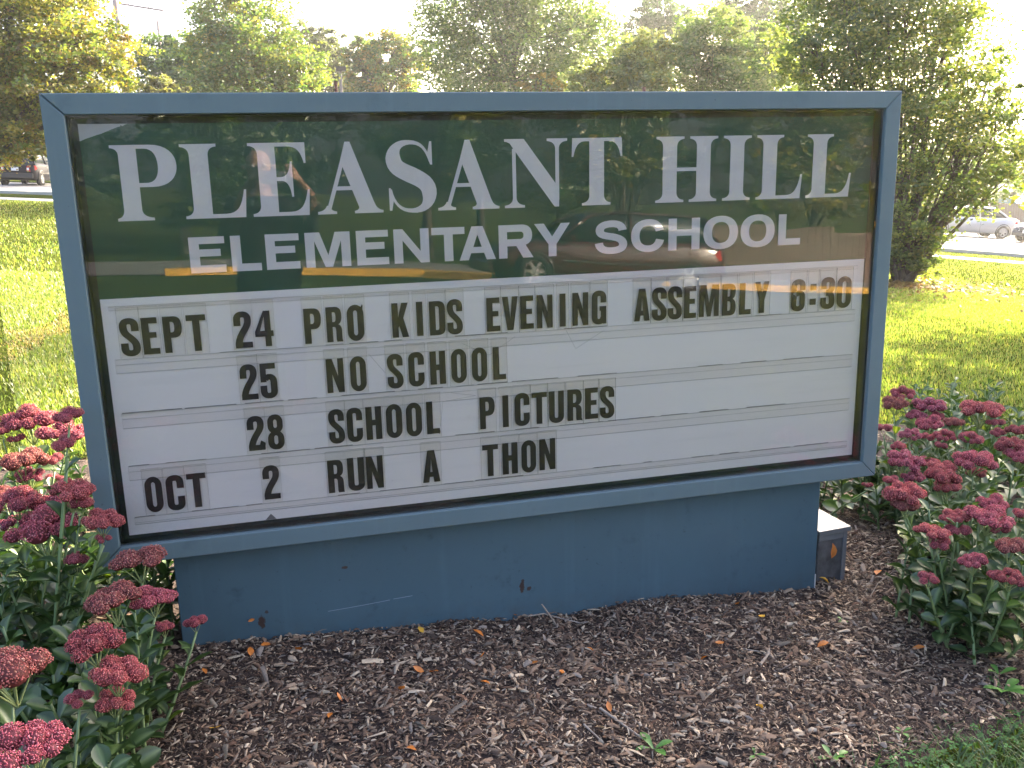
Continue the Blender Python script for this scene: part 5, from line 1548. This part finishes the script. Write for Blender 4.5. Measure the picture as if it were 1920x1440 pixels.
def bfence():
    f = empty('board_fence', (11, -24.5, g(11, -24.5)), 'weathered board fence across the street, mirrored at the right of the pane', 'fence')
    for k in range(8):
        mb = MB(); x = k * 2.4; zt = g(11 + x + 1.2, -27.5) + 1.9 - f.location.z
        for j in range(16):
            xx = x + j * .15; mb.box((xx, -3, g(11 + xx, -27.5) - f.location.z), (xx + .142, -2.98 + .01 * (j % 2), zt))
        o = mb.build('fence_boards', brownf, f); o['kind'] = 'stuff'
bfence()
# blue roof glimpsed over the fence
P = at_depth(1925, 372, 64)
sh = empty('garden_shed', (P.x, P.y, g(P.x, P.y)), 'small building with a pale blue roof just showing over the fence at the right edge', 'shed')
zz = P.z - sh.location.z
mb = MB(); mb.box((-1.6, -1.3, 0), (1.6, 1.3, zz - .45)); mb.build('wall', pbr('shed_wall', (.3, .28, .25), .8), sh)
mb = MB(); mb.loft([[(-1.8, -1.5, zz - .45), (-1.8, 0, zz + .35), (-1.8, 1.5, zz - .45)], [(1.8, -1.5, zz - .45), (1.8, 0, zz + .35), (1.8, 1.5, zz - .45)]], True, True); mb.build('roof', pbr('blue_roof', (.10, .25, .38), .5, var=.1, scale=2), sh)

polem = pbr('pole_wood', (.26, .20, .19), .85, var=.2, scale=3)
def upole(px, py_top, d, arm_l, arm_r, arm_y, lab, rad=.15):
    B = at_depth(px, 300, d); zt = at_depth(px, py_top, d).z
    u = empty('utility_pole', (B.x, B.y, g(B.x, B.y)), lab, 'utility pole')
    mb = MB(); mb.tube([(0, 0, -.3), (0, 0, zt - u.location.z)], [rad * 1.2, rad * .8], 10); mb.build('pole', polem, u, True)
    a = at_depth(arm_l[0], arm_l[1], d) - u.location; b = at_depth(arm_r[0], arm_r[1], d) - u.location
    mb = MB(); mb.tube([a, b], .065, 4); mb.build('crossarm', polem, u)
    for t in (.06, .3, .7, .94):
        p = a.lerp(b, t); mb = MB(); mb.lathe([(.03, 0), (.06, .05), (.03, .10), (.05, .14), (0, .17)], 8, Matrix.Translation(p + Vector((0, 0, .06)))); mb.build('insulator', whl, u, True)
upole(250, -60, 52, (213, 5), (307, 20), 12, 'tall utility pole with a long crossarm rising out of the left maple', .17)
upole(323, 48, 92, (293, 55), (332, 57), 56, 'distant utility pole with its crossarm above the dark green tree', .17)
# parking-lot lamp
B = at_depth(648, 300, 46); zt = at_depth(648, 137, 46).z
lp = empty('lamp_post', (B.x, B.y, g(B.x, B.y)), 'shoebox lamp post standing just above the sign frame left of centre', 'lamp post')
dkm = pbr('dark_bronze', (.055, .05, .06), .5)
zz = zt - lp.location.z
mb = MB(); mb.box((-.065, -.065, -.2), (.065, .065, zz), .01); mb.build('pole', pbr('lamp_pole_paint', (.16, .14, .15), .5), lp)
mb = MB(); mb.loft([[(-.20, -.2, zz), (.26, -.2, zz), (.26, .25, zz), (-.20, .25, zz)], [(-.24, -.24, zz + .2), (.28, -.24, zz + .2), (.28, .27, zz + .2), (-.24, .27, zz + .2)]], True, True); mb.build('lamp_head', dkm, lp)
redw = pbr('rust_red_post', (.085, .022, .020), .7)
def post(px, ptop, d, wpx, lab):
    B = at_depth(px, 300, d); zt = at_depth(px, ptop, d).z; z0 = g(B.x, B.y); w = wpx * d / F_PX / 2
    e = empty('marker_post', (B.x, B.y, z0), lab, 'post')
    mb = MB(); mb.box((-w, -w, -.2), (w, w, zt - z0), .006); mb.build('post', redw, e)
    mb = MB(); mb.box((-w * 1.1, -w * 1.1, zt - z0 + .001), (w * 1.1, w * 1.1, zt - z0 + .02), .003); mb.build('cap', redw, e)
post(638.5, 157, 21, 5.5, 'dark red post beside the lamp post, peeping over the sign frame')
post(1206, 167, 21, 5.5, 'stub of a dark red post peeping over the frame below the wand-like shrub')
# ------------------------------------------------------------------ the photographer, mirrored in the pane
skinm = pbr('skin', (.42, .24, .17), .5, var=.06, scale=12)
shirtm = pbr('dark_shirt', (.020, .024, .030), .85, var=.2, scale=18)
jeanm = pbr('dark_trousers', (.018, .022, .035), .85, var=.2, scale=20)
hairm = pbr('brown_hair', (.045, .026, .016), .6, var=.3, scale=40)
PX, PY = .50, -2.98
PZ = g(PX, PY)
person = empty('person', (PX, PY, PZ), 'person in dark clothes holding up a phone in both hands to photograph the sign', 'person')
def skin(name, verts, edges, mat, root=0, parent=person, sub=2):
    me = bpy.data.meshes.new(name); me.from_pydata([v[:3] for v in verts], edges, []); me.materials.append(mat)
    o = add(name, me, parent)
    m = o.modifiers.new('skin', 'SKIN'); m.use_smooth_shade = True
    for i, v in enumerate(verts):
        sv = me.skin_vertices[0].data[i]; sv.radius = (v[3], v[4] if len(v) > 4 else v[3]); sv.use_root = (i == root)
    s = o.modifiers.new('subdivision', 'SUBSURF'); s.levels = sub; s.render_levels = sub
    return o
hz = CAM.z - PZ                       # height of the lens above the ground
B = [(0, 0, .93, .15, .11), (0, 0, 1.12, .14, .10), (0, .01, 1.30, .16, .11), (0, 0, 1.43, .07, .07), (0, .01, 1.50, .052, .052), (0, .03, 1.57, .075, .085), (0, .03, 1.66, .078, .095), (0, .02, 1.72, .05, .06)]
B = [(b[0], b[1], b[2] * .92, *b[3:]) for b in B]
E = [(0, 1), (1, 2), (2, 3), (3, 4), (4, 5), (5, 6), (6, 7)]
def chain(pts, start):
    k = start
    for p in pts:
        B.append(p); E.append((k, len(B) - 1)); k = len(B) - 1
    return k
for s in (-1, 1):
    chain([(s * .095, 0, .84, .085), (s * .105, .02, .50, .058), (s * .11, -.01, .28, .05), (s * .11, -.03, .09, .036), (s * .115, .09, .035, .034), (s * .12, .14, .03, .02)], 0)
    hx = .505 - PX + (.145 if s > 0 else .0) + s * .012
    hy = -2.60 - PY
    palm = chain([(s * .16, 0, 1.28, .055), (s * .225, .05, 1.06, .040), (hx + s * .10, hy - .14, hz - .13, .030), (hx + s * .035, hy - .045, hz - .045, .024), (hx + s * .016, hy - .03, hz - .01, .026)], 2)
    for j in range(4):
        z = hz + .032 - j * .018
        chain([(hx + s * .004, hy - .012, z, .010), (hx - s * .006, hy + .010, z + .002, .0085), (hx - s * (.026 + .004 * (j % 2)), hy + .013, z + .002, .007)], palm)
    chain([(hx - s * .006, hy - .035, hz - .028, .011), (hx - s * .026, hy - .026, hz - .012, .009), (hx - s * .042, hy - .022, hz + .002, .008)], palm)
skin('body', B, E, skinm)
T = [(0, 0, .74, .19, .15), (0, 0, .88, .185, .14), (0, 0, 1.04, .175, .135), (0, .01, 1.20, .19, .135), (0, 0, 1.30, .11, .10)]
TE = [(0, 1), (1, 2), (2, 3), (3, 4)]
for s in (-1, 1):
    hx = .505 - PX + (.145 if s > 0 else .0) + s * .012; hy = -2.60 - PY
    k = 3
    for p in [(s * .165, 0, 1.275, .072), (s * .23, .05, 1.055, .056), (hx + s * .115, hy - .17, hz - .16, .043)]:
        T.append(p); TE.append((k, len(T) - 1)); k = len(T) - 1
skin('shirt', T, TE, shirtm)
T = [(0, 0, .92, .17, .125)]; TE = []
for s in (-1, 1):
    k = 0
    for p in [(s * .095, 0, .82, .100), (s * .105, .02, .50, .075), (s * .11, -.01, .28, .066), (s * .11, -.03, .10, .06)]:
        T.append(p); TE.append((k, len(T) - 1)); k = len(T) - 1
skin('trousers', T, TE, jeanm)
skin('hair', [(0, -.015, 1.50, .085, .085), (0, -.005, 1.575, .082, .095), (0, .03, 1.615, .055, .06)], [(0, 1), (1, 2)], hairm)
for s in (-1, 1):
    skin('shoe', [(s * .113, -.07, .045, .045), (s * .115, .05, .045, .05), (s * .12, .15, .035, .042)], [(0, 1), (1, 2)], shirtm)
    mb = MB(); M = Matrix.Translation((s * .031, .112, 1.495)); mb.lathe([(0, .012), (.008, .010), (.012, 0), (.008, -.010), (0, -.012)], 10, M @ Matrix.Rotation(PI / 2, 4, 'X')); mb.build('eye', whl, person, True)
    skin('ear', [(s * .083, .02, 1.475, .012, .018), (s * .086, .018, 1.505, .012, .018)], [(0, 1)], skinm)
skin('nose', [(0, .115, 1.50, .009), (0, .135, 1.465, .014)], [(0, 1)], skinm)
phone = empty('phone', (.568, -2.5835, CAM.z - .024), 'white-faced smartphone held level in front of the photographer', 'phone')
mb = MB(); mb.box((-.069, -.0035, -.0335), (.069, .0035, .0335), .003); mb.build('phone_case', pbr('phone_metal', (.5, .51, .53), .3, metal=.6), phone)
mb = MB(); mb.lathe([(0, 0), (.0045, 0), (.0048, -.001)], 14, Matrix.Translation((-.057, .0042, .0235)) @ Matrix.Rotation(-PI / 2, 4, 'X')); mb.build('lens', trimm, phone)
mb = MB(); mb.box((-.060, -.0045, -.030), (.060, -.0037, .030)); mb.build('screen', glassd, phone)


# ------------------------------------------------------------------ added haze volume, standing in for lens glare and backlit glow
m, n, out = nt('haze')
pv = n.nodes.new('ShaderNodeVolumePrincipled')
pv.inputs['Color'].default_value = (1, 1, 1, 1)
pv.inputs['Density'].default_value = HAZE
pv.inputs['Anisotropy'].default_value = 0.55
n.links.new(pv.outputs[0], out.inputs['Volume'])
mb = MB(); mb.box((-440, -320, -24), (440, 520, 19))
o = mb.build('haze', m); o['kind'] = 'stuff'
